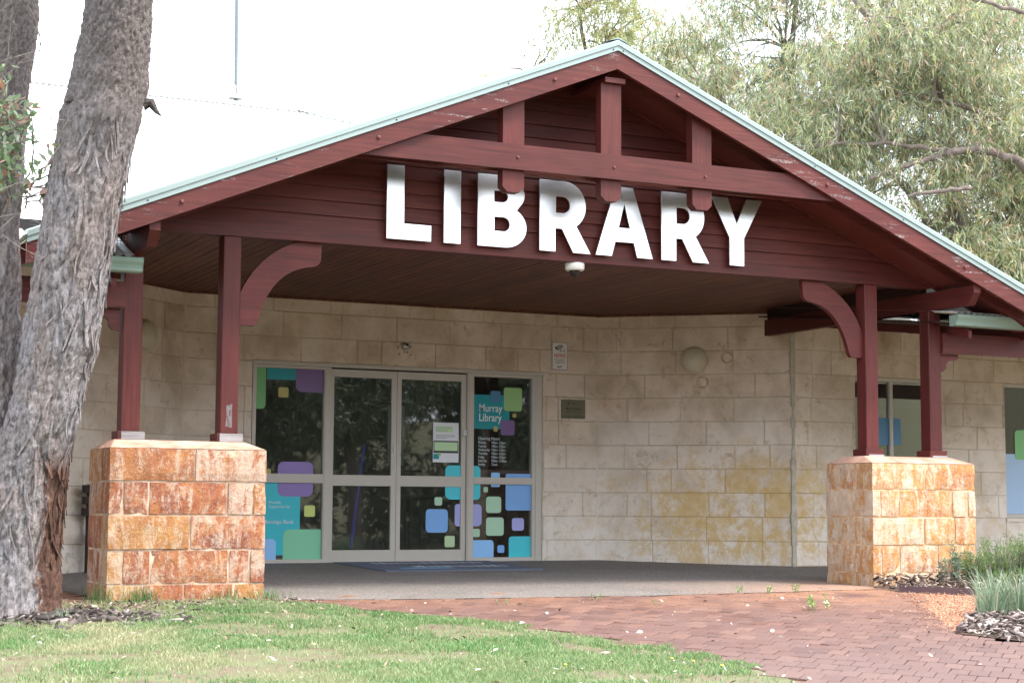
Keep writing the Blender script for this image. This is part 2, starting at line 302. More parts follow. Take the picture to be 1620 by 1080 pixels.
M['ink_grey'] = flat('print_grey', (.30, .31, .32), .5); M['ink_blue'] = flat('print_blue', (.05, .22, .38), .5)
M['brass'] = flat('aged_brass', (.16, .145, .095), .34, .35, .25, 14)
M['navy_mat'] = flat('entrance_mat', (.10, .12, .17), .9, 0, .25, 40)
M['mat_print'] = flat('mat_print', (.50, .52, .56), .9)
M['mat_blue'] = flat('mat_blue_print', (.13, .32, .50), .9)
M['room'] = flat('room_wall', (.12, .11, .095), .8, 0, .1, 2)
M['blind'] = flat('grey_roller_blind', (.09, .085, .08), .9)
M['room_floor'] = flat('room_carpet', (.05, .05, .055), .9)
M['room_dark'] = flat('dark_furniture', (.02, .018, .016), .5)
M['blue_handle'] = flat('blue_pole', (.06, .09, .95), .35, 0, .02)
M['edging'] = flat('rusted_steel_edging', (.085, .05, .055), .7, .2, .3, 14)
M['bolt'] = flat('painted_bolt', (.12, .030, .024), .5)
M['wire'] = flat('bird_wire', (.05, .055, .065), .5, .5)
M['dark_filler'] = mk_timber('dark_shade_filler', 'y', (.014, .006, .005), (.03, .012, .009), (.05, .02, .015), .6)  # near-black so the veranda underside reads as shaded
M['gap_shade'] = flat('ridge_gap_shade_grey', (.17, .18, .18), .8)
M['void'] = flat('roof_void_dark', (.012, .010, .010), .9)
def sticker_mat(name, c): M[name] = flat('sticker_' + name, c, .35, 0, .04, 3)
for nm, c in dict(s_green=(.16, .44, .15), s_mint=(.22, .58, .36), s_sage=(.40, .62, .44), s_teal=(.0, .27, .31), s_cyan=(.03, .48, .56), s_aqua=(.06, .56, .64), s_purple=(.18, .10, .27), s_violet=(.25, .17, .44),
                  s_yellow=(.47, .46, .08), s_lime=(.55, .62, .18), s_blue=(.19, .40, .76), s_sky=(.27, .53, .86), s_lilac=(.36, .38, .70), s_ltgreen=(.30, .52, .21), s_wblue=(.06, .20, .36), s_wteal=(.0, .16, .17),
                  s_gold=(.42, .36, .10), s_film=(.33, .47, .66), s_pagegreen=(.50, .72, .42), s_text=(.66, .74, .76), s_sgreen=(.45,.62,.35)).items(): sticker_mat(nm, c)

# ------------------------------------------------------------------ object helpers
def thing(name, label, cat, loc=(0, 0, 0), group=None):
    o = bpy.data.objects.new(name, None); COL.objects.link(o); o.location = loc; o.empty_display_size = .2
    o['label'] = label; o['category'] = cat
    if group: o['group'] = group
    return o
def tag(o, label, cat, group=None):
    o['label'] = label; o['category'] = cat
    if group: o['group'] = group
    return o
def put(o, parent):
    COL.objects.link(o)
    if parent is not None:
        o.parent = parent
        if parent.type == 'EMPTY': o.matrix_parent_inverse = Matrix.Translation(-Vector(parent.location))
    return o
def mesh(name, V, F, mat, parent=None, smooth=False, kind=None, label=None):
    me = bpy.data.meshes.new(name); me.from_pydata([tuple(v) for v in V], [], F); me.update()
    if mat: me.materials.append(M[mat] if isinstance(mat, str) else mat)
    if smooth: me.shade_smooth()
    o = bpy.data.objects.new(name, me); put(o, parent)
    if kind: o['kind'] = kind
    if label: o['label'] = label
    return o
def fast(name, V, quads, mat, parent=None, kind=None, smooth=False):
    V = np.asarray(V, np.float32).reshape(-1, 3); Q = np.asarray(quads, np.int32); k = Q.shape[1]
    me = bpy.data.meshes.new(name); me.vertices.add(len(V)); me.vertices.foreach_set('co', V.ravel())
    me.loops.add(Q.size); me.loops.foreach_set('vertex_index', Q.ravel())
    me.polygons.add(len(Q)); me.polygons.foreach_set('loop_start', np.arange(0, Q.size, k, dtype=np.int32))
    try: me.polygons.foreach_set('loop_total', np.full(len(Q), k, np.int32))
    except Exception: pass
    me.update(calc_edges=True); me.validate()
    if mat: me.materials.append(M[mat] if isinstance(mat, str) else mat)
    if smooth: me.shade_smooth()
    o = bpy.data.objects.new(name, me); put(o, parent)
    if kind: o['kind'] = kind
    return o
class MB:
    def __init__(s): s.V = []; s.F = []
    def add(s, V, F):
        b = len(s.V); s.V += [tuple(v) for v in V]; s.F += [tuple(b + i for i in f) for f in F]; return s
    def box(s, x0, x1, y0, y1, z0, z1):
        return s.add([(x0,y0,z0),(x1,y0,z0),(x1,y1,z0),(x0,y1,z0),(x0,y0,z1),(x1,y0,z1),(x1,y1,z1),(x0,y1,z1)],
                     [(0,3,2,1),(4,5,6,7),(0,1,5,4),(1,2,6,5),(2,3,7,6),(3,0,4,7)])
    def cbox(s, x0, x1, y0, y1, z0, z1, c=.006, jit=0.):
        X = (x0, x1); Y = (y0, y1); Z = (z0, z1); V = []; idx = {}
        for i in (0, 1):
            for j in (0, 1):
                for k in (0, 1):
                    jx, jy, jz = [random.uniform(-jit, jit) for _ in range(3)]
                    a, b, d = X[i] + jx, Y[j] + jy, Z[k] + jz; sx, sy, sz = (1 - 2 * i) * c, (1 - 2 * j) * c, (1 - 2 * k) * c
                    for ax, p in enumerate(((a, b + sy, d + sz), (a + sx, b, d + sz), (a + sx, b + sy, d))):
                        idx[i, j, k, ax] = len(V); V.append(p)
        g = lambda i, j, k, ax: idx[i, j, k, ax]; F = []
        for s_ in (0, 1):
            F.append([g(s_, 0, 0, 0), g(s_, 1, 0, 0), g(s_, 1, 1, 0), g(s_, 0, 1, 0)])
            F.append([g(0, s_, 0, 1), g(1, s_, 0, 1), g(1, s_, 1, 1), g(0, s_, 1, 1)])
            F.append([g(0, 0, s_, 2), g(1, 0, s_, 2), g(1, 1, s_, 2), g(0, 1, s_, 2)])
            for t in (0, 1):
                F.append([g(s_, t, 0, 0), g(s_, t, 1, 0), g(s_, t, 1, 1), g(s_, t, 0, 1)])
                F.append([g(s_, 0, t, 0), g(s_, 1, t, 0), g(s_, 1, t, 2), g(s_, 0, t, 2)])
                F.append([g(0, s_, t, 1), g(1, s_, t, 1), g(1, s_, t, 2), g(0, s_, t, 2)])
        for i in (0, 1):
            for j in (0, 1):
                for k in (0, 1): F.append([g(i, j, k, 0), g(i, j, k, 1), g(i, j, k, 2)])
        cen = np.array([(x0 + x1) / 2, (y0 + y1) / 2, (z0 + z1) / 2]); A = np.array(V)
        for f in F:
            n = np.cross(A[f[1]] - A[f[0]], A[f[2]] - A[f[0]])
            if n @ (A[f].mean(0) - cen) < 0: f.reverse()
        return s.add(V, F)
    def prism(s, poly, a, b, axis='y'):
        # polygon in the plane across `axis`, pushed from a to b
        def P(u, v, t): return {'y': (u, t, v), 'x': (t, u, v), 'z': (u, v, t)}[axis]
        n = len(poly); ar = sum(poly[i][0] * poly[(i+1) % n][1] - poly[(i+1) % n][0] * poly[i][1] for i in range(n))
        if (ar < 0) != (axis == 'x' or axis == 'z') and axis == 'y': poly = poly
        V = [P(u, v, a) for u, v in poly] + [P(u, v, b) for u, v in poly]
        F = [tuple(range(n)), tuple(range(2 * n - 1, n - 1, -1))] + [(i, i + n, (i + 1) % n + n, (i + 1) % n) for i in range(n)]
        if (ar > 0) == (axis in ('x', 'z')): F = [tuple(reversed(f)) for f in F]
        return s.add(V, F)
    def tube(s, pts, rad, n=8, cap=True):
        pts = [Vector(p) for p in pts]; rad = rad if hasattr(rad, '__len__') else [rad] * len(pts); b = len(s.V)
        up = Vector((0, 0, 1)); x = None
        for i, p in enumerate(pts):
            d = (pts[min(i + 1, len(pts) - 1)] - pts[max(i - 1, 0)]).normalized()
            if x is None: x = d.orthogonal().normalized()
            x = (x - d * x.dot(d)).normalized(); y = d.cross(x)
            for k in range(n):
                a = 2 * math.pi * k / n; s.V.append(tuple(p + (x * math.cos(a) + y * math.sin(a)) * rad[i]))
        for i in range(len(pts) - 1):
            for k in range(n):
                k2 = (k + 1) % n; s.F.append((b + i * n + k, b + i * n + k2, b + (i + 1) * n + k2, b + (i + 1) * n + k))
        if cap: s.F.append(tuple(b + k for k in range(n - 1, -1, -1))); s.F.append(tuple(b + (len(pts) - 1) * n + k for k in range(n)))
        return s
    def lathe(s, prof, c, axis='z', n=24):
        # prof: (radius, offset along axis)
        b = len(s.V)
        for r, h in prof:
            for k in range(n):
                a = 2 * math.pi * k / n; u, v = r * math.cos(a), r * math.sin(a)
                s.V.append({'z': (c[0] + u, c[1] + v, c[2] + h), 'y': (c[0] + u, c[1] + h, c[2] + v)}[axis])
        for i in range(len(prof) - 1):
            for k in range(n):
                k2 = (k + 1) % n; f = (b + i * n + k, b + i * n + k2, b + (i + 1) * n + k2, b + (i + 1) * n + k)
                s.F.append(f if axis == 'z' else tuple(reversed(f)))
        return s
    def build(s, name, mat, parent=None, smooth=False, label=None, kind=None):
        return mesh(name, s.V, s.F, mat, parent, smooth, kind, label)
def box(name, mat, parent, *d, label=None): return MB().box(*d).build(name, mat, parent, label=label)
def text(name, body, size, loc, mat, parent, align='LEFT', sx=1., bold=0., line=1., rot=(math.pi / 2, 0, 0)):
    cu = bpy.data.curves.new(name, 'FONT'); cu.body = body; cu.size = size; cu.align_x = align; cu.offset = bold; cu.space_line = line; cu.resolution_u = 3
    to = bpy.data.objects.new('tmp', cu); me = bpy.data.meshes.new_from_object(to); bpy.data.objects.remove(to)
    mt = Matrix.Translation(loc) @ Matrix.Rotation(rot[2], 4, 'Z') @ Matrix.Rotation(rot[0], 4, 'X') @ Matrix.Diagonal((sx, 1, 1, 1)); me.transform(mt)
    me.materials.clear(); me.materials.append(M[mat]); me.name = name
    o = bpy.data.objects.new(name, me); return put(o, parent)
def rrect(x0, x1, z0, z1, r, corners=(1, 1, 1, 1), n=5):
    # corners: bl, br, tr, tl rounded?
    r = min(r, (x1 - x0) / 2 - .001, (z1 - z0) / 2 - .001); P = []
    for (cx, cz, a0, on, px, pz) in ((x0 + r, z0 + r, math.pi, corners[0], x0, z0), (x1 - r, z0 + r, 1.5 * math.pi, corners[1], x1, z0), (x1 - r, z1 - r, 0, corners[2], x1, z1), (x0 + r, z1 - r, .5 * math.pi, corners[3], x0, z1)):
        if not on: P.append((px, pz)); continue
        for k in range(n + 1):
            a = a0 + k * math.pi / 2 / n; P.append((cx + r * math.cos(a), cz + r * math.sin(a)))
    return P
def bez(p0, c, p1, n=8): return [((1-t)**2*p0[0]+2*t*(1-t)*c[0]+t*t*p1[0], (1-t)**2*p0[1]+2*t*(1-t)*c[1]+t*t*p1[1]) for t in [i / n for i in range(n + 1)]]

# ------------------------------------------------------------------ ground
def zg(x, y):
    x = np.asarray(x, float); y = np.asarray(y, float); u = -.3 - y; uc = np.clip(u, 0, 14)
    z = np.where(u > 0, -(.04 * uc + .0015 * uc * uc), .1 * (np.clip(-u / 4.7, 0, 1.0) ** 1.6))
    z = z + 9.0 * np.exp(-(((x - 46) / 15) ** 2 + ((y + 34) / 16) ** 2)) * (x > 4)
    z = z + 9.5 * np.exp(-((y + 58) / 15) ** 2) / (1 + np.exp(-(x + 10) / 6))
    return z
def gz(x, y): return float(zg(x, y))
def inside(px, py, poly):
    px = np.asarray(px); py = np.asarray(py); c = np.zeros(px.shape, bool); n = len(poly); j = n - 1
    for i in range(n):
        xi, yi = poly[i]; xj, yj = poly[j]
        with np.errstate(divide='ignore', invalid='ignore'):
            c ^= ((yi > py) != (yj > py)) & (px < (xj - xi) * (py - yi) / (yj - yi + 1e-12) + xi)
        j = i
    return c
def sheet(name, poly, off, mat, step=.25, kind='structure', parent=None):
    pts = [Vector(p) for p in poly]; n = len(pts); E = [(i, (i + 1) % n) for i in range(n)]
    xs = np.arange(min(p[0] for p in poly), max(p[0] for p in poly), step); ys = np.arange(min(p[1] for p in poly), max(p[1] for p in poly), step)
    gx, gy = np.meshgrid(xs, ys); ok = inside(gx.ravel(), gy.ravel(), poly)
    pts += [Vector((a, b)) for a, b in zip(gx.ravel()[ok], gy.ravel()[ok])]
    v, e, f, *_ = delaunay_2d_cdt(pts, E, [list(range(n))], 1, 1e-5)
    V = [(p.x, p.y, gz(p.x, p.y) + off) for p in v]; F = []
    for q in f:
        a, b, c = [V[i] for i in q[:3]]
        F.append(q if (b[0]-a[0])*(c[1]-a[1])-(b[1]-a[1])*(c[0]-a[0]) > 0 else list(reversed(q)))
    return mesh(name, V, F, mat, parent, kind=kind)
# terrain with graded grid reaching the horizon
xs = np.concatenate([np.linspace(-400, -20, 14)[:-1], np.linspace(-20, 50, 120), np.linspace(50, 400, 14)[1:]])
ys = np.concatenate([np.linspace(-400, -45, 12)[:-1], np.linspace(-45, 12, 130), np.linspace(12, 500, 14)[1:]])
gx, gy = np.meshgrid(xs, ys); gzv = zg(gx, gy) - .03; nx = len(xs); ii = np.arange((len(ys) - 1) * (nx - 1)); r_, c_ = ii // (nx - 1), ii % (nx - 1)
fast('ground', np.stack([gx, gy, gzv], -1).reshape(-1, 3), np.stack([r_*nx+c_, r_*nx+c_+1, (r_+1)*nx+c_+1, (r_+1)*nx+c_], 1), 'ground', kind='structure')
LAWN_EDGE = [(.24, -.52), (.446, -.86), (.954, -1.675), (1.34, -2.4), (1.616, -3.035), (1.83, -3.78), (1.93, -4.56), (1.87, -5.44), (1.6, -6.6), (1.0, -8)]
LAWN = [(-9, -.1), (-2.4, -.35), (-1.45, -.30), (-.97, -.31), (.30, -.32)] + LAWN_EDGE + [(-1, -10), (-9, -10)]
FLOOR_EDGE = [(-1.02, .9), (-1.0, .45), (.30, .3), (.33, -.50), (1.2, -.66), (2.176, -.728), (3.65, -.785), (5.0, -.70), (5.6, -.64), (6.3, -.62), (6.3, .3), (7.6, .3)]
FLOOR = [(-9, .9)] + FLOOR_EDGE + [(14, .3), (14, 2.95), (7.6, 2.95), (5.9, 4.45), (.85, 4.45), (-.95, 2.95), (-9, 2.95)]
sheet('porch_floor', FLOOR, .004, 'floor', .3)
GRAV = [(6.22, -.72), (6.02, -1.25), (5.883, -1.387), (5.1, -2.55), (4.36, -3.62), (4.62, -3.50), (5.0, -3.1), (5.4, -2.75), (6.2, -2.0), (8.4, -2.0), (8.2, -2.45), (6.9, -1.46), (6.45, -1.14)]
GRAV = [(6.19, -.93), (5.883, -1.387), (5.1, -2.55), (4.34, -3.649), (4.66, -3.56), (5.1, -3.15), (5.5, -2.70), (6.1, -2.15), (7.6, -2.6), (9.2, -2.9), (9.0, -2.7), (6.9, -1.45)]
sheet('gravel_path', [(6.10, -.85), (5.78, -1.33), (5.0, -2.50), (4.22, -3.62), (4.40, -3.74)] + GRAV[4:], -.006, 'gravel', .25)
BED1 = [(6.19, -.93), (6.9, -1.45), (9.2, -2.7), (12, -2.5), (14, .28), (7.62, .28), (7.62, -.31), (6.33, -.31), (6.15, -.55)]
M['bed'] = mk_soil('garden_bed_soil', (.05, .032, .024), (.14, .09, .065), 20)
sheet('garden_bed', BED1, .004, 'bed', .3)
BED2 = [(4.40, -3.78), (4.66, -3.50), (5.1, -3.15), (5.5, -2.70), (6.1, -2.15), (7.6, -2.6), (9.2, -3.2), (9.0, -6), (6, -6), (4.6, -4.35)]
sheet('garden_bed', BED2, .006, 'bed', .3)
PAVE = list(reversed(LAWN_EDGE)) + [(.33, -.50)] + [(1.2, -.66), (2.176, -.728), (3.65, -.785), (5.0, -.70), (5.6, -.64), (6.3, -.62), (6.19, -.93), (5.883, -1.387), (5.1, -2.55), (4.34, -3.649), (4.5, -4.3), (5.6, -5.4), (6.0, -9)]
PAVE2 = [(-3.2, -.3), (-1.35, -.36), (-1.0, -.32), (-1.0, .5), (-1.02, .92), (-3.2, .92)]
paving = sheet('brick_paving', PAVE, -.014, 'joint', .3)
sheet('paving_base', PAVE2, -.014, 'joint', .3)

# bricks: soldier rows, half-lapped
A2 = np.array([math.sin(R(46.4)), math.cos(R(46.4))]); B2 = np.array([math.cos(R(46.4)), -math.sin(R(46.4))])
BL, BW, BP, BQ = .226, .1115, .234, .117
cand = []
for r in range(-60, 60):
    for c in range(-110, 110):
        p = A2 * (r * BP) + B2 * ((c + (.5 if r % 2 else 0)) * BQ); cand.append(p)
cand = np.array(cand); PAVEB = [(a, b) for a, b in reversed(LAWN_EDGE)] + [(.33, -.3), (6.1, -.45), (6.3, -.93), (6.0, -1.387), (5.2, -2.55), (4.44, -3.649), (4.5, -4.3), (5.6, -5.4), (6.0, -9)]; ok = inside(cand[:, 0], cand[:, 1], PAVEB) | inside(cand[:, 0], cand[:, 1], PAVE2); cand = cand[ok]
zc = zg(cand[:, 0], cand[:, 1]); P3 = np.column_stack([cand, zc]) - np.array(CAM)
dep = P3 @ np.array(_f); su = 810 + 2690.85 * (P3 @ np.array(_r)) / dep; sv = 540 - 2690.85 * (P3 @ np.array(_u)) / dep
vis = (su > -25) & (su < 1645) & (sv < 1095)
order = np.argsort(np.where(vis, dep, 1e3)); near = order[:300]; far = order[300:]; far = far[(dep[far] < 40)]
def brick_geo(): return MB().cbox(-BW / 2, BW / 2, -BL / 2, BL / 2, -.03, 0, .004, .0015)
bmeshes = []
for k in range(6):
    b = brick_geo(); me = bpy.data.meshes.new('brick'); me.from_pydata(b.V, [], b.F); me.materials.append(M['brick']); bmeshes.append(me)
def brick_mat(p, z):
    e = .05; nx_ = -(gz(p[0] + e, p[1]) - gz(p[0] - e, p[1])) / (2 * e); ny_ = -(gz(p[0], p[1] + e) - gz(p[0], p[1] - e)) / (2 * e)
    nrm = Vector((nx_ + random.gauss(0, .008), ny_ + random.gauss(0, .008), 1)).normalized(); ya = Vector((A2[0] + random.gauss(0, .01), A2[1], 0)); ya = (ya - nrm * ya.dot(nrm)).normalized(); xa = ya.cross(nrm)
    m = Matrix.Identity(4)
    for i in range(3): m[i][0] = xa[i]; m[i][1] = ya[i]; m[i][2] = nrm[i]; m[i][3] = (p[0], p[1], z + random.uniform(-.0025, .0025))[i]
    return m
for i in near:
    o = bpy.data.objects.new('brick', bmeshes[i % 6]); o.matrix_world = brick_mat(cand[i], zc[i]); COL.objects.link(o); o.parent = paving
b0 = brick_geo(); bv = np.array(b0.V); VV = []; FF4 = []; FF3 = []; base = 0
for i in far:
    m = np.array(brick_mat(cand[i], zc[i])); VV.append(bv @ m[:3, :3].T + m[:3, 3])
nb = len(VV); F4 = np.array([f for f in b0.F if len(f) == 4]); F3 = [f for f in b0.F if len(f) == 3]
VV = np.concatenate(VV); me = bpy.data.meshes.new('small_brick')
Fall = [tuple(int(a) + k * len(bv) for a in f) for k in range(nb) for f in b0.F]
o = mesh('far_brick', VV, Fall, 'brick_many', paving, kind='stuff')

# ------------------------------------------------------------------ the library building
XA = 3.325; SL = .41264
def zbarge(x): return 4.5707 - SL * abs(x - XA)           # underside of the barge boards
BV = .163
lib = thing('library_building', 'single-storey limestone library with dark red timber gable porch and pale green roof trim', 'building', (XA, 2.5, 0))

# --- stone walls
def wall_face(name, P0, P1, ztop, courses, openings, seed, wmean=.64, lead=0.):
    """P0->P1 seen from outside left to right; openings (s0,s1,z0,z1)."""
    rnd = random.Random(seed); P0 = Vector((*P0, 0)); P1 = Vector((*P1, 0)); L = (P1 - P0).length; d = (P1 - P0) / L; nrm = Vector((d.y, -d.x, 0))
    T = lambda s, n, z: tuple(P0 + d * s + nrm * n + Vector((0, 0, z)))
    core = MB(); th = .26
    xsx = sorted({0., L, *[o[0] for o in openings], *[o[1] for o in openings]}); xsx = [x for x in xsx if 0 <= x <= L]
    for a, b in zip(xsx[:-1], xsx[1:]):
        zz = [(0, ztop)]
        for o in openings:
            if o[0] <= a + 1e-6 and o[1] >= b - 1e-6: zz = [q for q in ((0, o[2]), (o[3], ztop)) if q[1] - q[0] > .02]
        for z0, z1 in zz:
            V = [T(a, -.005, z0 - .1 if z0 == 0 else z0), T(b, -.005, z0 - .1 if z0 == 0 else z0), T(b, -th, z0 - .1 if z0 == 0 else z0), T(a, -th, z0 - .1 if z0 == 0 else z0), T(a, -.005, z1), T(b, -.005, z1), T(b, -th, z1), T(a, -th, z1)]
            core.add(V, [(0,3,2,1),(4,5,6,7),(0,1,5,4),(1,2,6,5),(2,3,7,6),(3,0,4,7)])
    wl = core.build(name, 'mortar', lib)
    off = .0
    for ci, (z0, z1) in enumerate(zip(courses[:-1], courses[1:])):
        s = -(.5 * wmean if ci % 2 else 0.02) + lead + rnd.uniform(-.06, .06); cuts = [0.]
        while s < L:
            s += wmean * rnd.choice([1, 1, 1, .97, 1.04, .62, .45]) ; 
            if .14 < s < L - .14: cuts.append(s)
        cuts.append(L)
        spans = []
        for a, b in zip(cuts[:-1], cuts[1:]):
            segs = [(a, b)]
            for o in openings:
                if o[2] < z1 - .03 and o[3] > z0 + .03:
                    ns = []
                    for p, q in segs:
                        if q <= o[0] or p >= o[1]: ns.append((p, q)); continue
                        if p < o[0]: ns.append((p, o[0]))
                        if q > o[1]: ns.append((o[1], q))
                    segs = ns
            spans += [q for q in segs if q[1] - q[0] > .05]
        for a, b in spans:
            j = .003; c = rnd.uniform(.004, .009); pr_ = rnd.uniform(0, .006); zt = min(z1, ztop) - (j if z1 < ztop else rnd.uniform(.0, .012))
            J = lambda: rnd.uniform(-.003, .003)
            o4 = [(a + j + J(), z0 + j + J()), (b - j + J(), z0 + j + J()), (b - j + J(), zt + J()), (a + j + J(), zt + J())]
            cu, cz = sum(p[0] for p in o4) / 4, sum(p[1] for p in o4) / 4
            f4 = [(u + (c if u < cu else -c), z + (c if z < cz else -c)) for u, z in o4]
            V = [T(u, pr_ + rnd.uniform(-.001, .002), z) for u, z in f4] + [T(u, pr_ - c * .8, z) for u, z in o4] + [T(u, -.05, z) for u, z in o4]
            F = [(0,1,2,3)] + [(4+i, 4+(i+1)%4, (i+1)%4, i) for i in range(4)] + [(8+i, 8+(i+1)%4, 4+(i+1)%4, 4+i) for i in range(4)]
            mesh('stone_block', V, F, 'stone', wl)
    return wl
CZ = [-.02, .06, .34, .62, .90, 1.18, 1.46, 1.74, 2.02, 2.30, 2.58, 2.86, 3.02]
L0, R0 = (.85, 4.4), (5.90, 4.4); LE, RE = (-.93, 2.906), (7.68, 2.906)
wall_face('wall', L0, R0, 3.02, CZ, [(1.62 - .85, 5.165 - .85, -.2, 2.30)], 3, .66)
wall_face('wall', R0, RE, 3.02, CZ, [], 11, .655)
wall_face('wall', LE, L0, 3.02, CZ, [], 5, .655)
wall_face('wall', RE, (14.0, 2.906), 2.98, CZ, [(8.575 - 7.68, 9.86 - 7.68, .62, 2.30), (10.87 - 7.68, 12.7 - 7.68, .62, 2.30)], 21, .62)
wall_face('wall', (-6.0, 2.906), LE, 2.98, CZ, [], 31, .64)
for (cx, cy) in (R0, L0):
    MB().box(cx - .05, cx + .05, cy + .004, cy + .12, -.1, 3.07).build('corner_fill', 'mortar', lib); MB().tube([(cx, cy + .008, .0), (cx, cy + .008, 3.02)], .020, 10).build('corner_pointing', 'stone', lib)
# smeared grey mortar down the two outer corners
for (x, y) in (RE,):
    m = MB(); zs = np.linspace(.05, 2.9, 24)
    for z0, z1 in zip(zs[:-1], zs[1:]):
        wd0 = .028 + .006 * math.sin(z0 * 3) + random.uniform(-.010, .010)
        m.box(x - wd0, x + wd0 * 1.1, y - .0065 - random.uniform(0, .003), y + .05, z0, z1)
    m.build('corner_mortar', 'corner_mortar', lib)
for d_ in ((5.70, 5.722, 2.59, 2.86), (5.42, 5.70, 2.852, 2.866), (5.72, 5.732, 2.035, 2.30), (5.36, 5.735, 2.020, 2.034), (5.364, 5.376, 1.74, 2.02)):
    box('movement_joint', 'corner_mortar', lib, d_[0], d_[1], 4.386, 4.42, d_[2], d_[3])
def ring_scar(c, r0, nrm_ang):
    m = MB(); prof = [(r0 * .62, -.004), (r0 * .68, .002), (r0 * .9, .0025), (r0, .000), (r0 * 1.02, -.01)]
    m.lathe([(a, -b) for a, b in prof], (0, 0, 0), 'y', 20); mt = Matrix.Translation(c) @ Matrix.Rotation(nrm_ang, 4, 'Z')
    V = [tuple(mt @ Vector(v)) for v in m.V]; return mesh('mounting_scar', V, m.F, 'scar', lib, True)
g = G('rusty_scar'); p = g.pos(); g.set(Base_Color=g.ramp(g.noise(p, 30, 5), [(.35, (.44, .29, .15)), (.65, (.62, .52, .39))]), Roughness=.95); M['scar'] = g.m
WA = -R(40)
def on_right_wall(t, z, out=.0):   # t metres along the angled wall from the inner corner
    return Vector((R0[0] + math.cos(R(40)) * t - math.sin(R(40)) * out, R0[1] - math.sin(R(40)) * t - math.cos(R(40)) * out, z))
ring_scar(on_right_wall(1.56, 2.49, .008), .075, WA); ring_scar(on_right_wall(1.27, 2.20, .008), .075, WA)
for a_, b_ in (((.80, 4.405), (5.95, 4.405)), ((5.90, 4.405), (7.70, 2.895)), ((-.95, 2.895), (.85, 4.405))):
    d_ = (Vector(b_) - Vector(a_)).normalized(); n_ = Vector((d_.y, -d_.x)) * .03; m = MB(); q = [Vector(a_) + n_, Vector(b_) + n_, Vector(b_) - n_ * 2, Vector(a_) - n_ * 2]
    V = [(*u, 2.998) for u in q] + [(*u, 3.08) for u in q]; m.add(V, [(0,3,2,1),(4,5,6,7),(0,1,5,4),(1,2,6,5),(2,3,7,6),(3,0,4,7)]); m.build('cornice', 'soffit', lib)

# --- gable: backing, bottom beam, weatherboards
gab = MB().prism([(-.64, 2.96), (7.29, 2.96), (7.29, zbarge(7.29) + .1), (XA, zbarge(XA) + .1), (-.64, zbarge(-.64) + .1)], .03, .06).build('gable_wall', 'board', lib)
box('gable_beam', 'red_x', lib, -.655, 7.305, -.012, .15, 2.939, 3.052)
z = 3.054; pitch = .1235
while z < 4.60:
    z1 = z + pitch + .012
    def xw(zz): return min((4.5707 + .10 - zz) / SL, 3.975)
    w0, w1 = xw(z), xw(min(z1, 4.66))
    if w0 > .08:
        w1 = max(w1, .02)
        V = [(XA - w0, -.006, z), (XA + w0, -.006, z), (XA + w1, .016, z1), (XA - w1, .016, z1), (XA - w0, .028, z), (XA + w0, .028, z), (XA + w1, .028, z1), (XA - w1, .028, z1)]
        V[0] = (XA - w0, -.008 + random.uniform(-.002, .002), z + random.uniform(-.002, .002)); V[1] = (XA + w0, -.008 + random.uniform(-.002, .002), z + random.uniform(-.002, .002))
        mesh('weatherboard', V, [(0,1,2,3),(4,7,6,5),(0,4,5,1),(1,5,6,2),(2,6,7,3),(3,7,4,0)], 'board', gab)
    z += pitch
# rafter trim along the top of the boards
for s in (-1, 1):
    m = MB(); x1 = XA + s * 4.6
    m.prism([(XA, zbarge(XA) + .02), (x1, zbarge(x1) + .02), (x1, zbarge(x1) + .14), (XA, zbarge(XA) + .14)], -.05, -.012); m.build('gable_trim', 'board', lib)

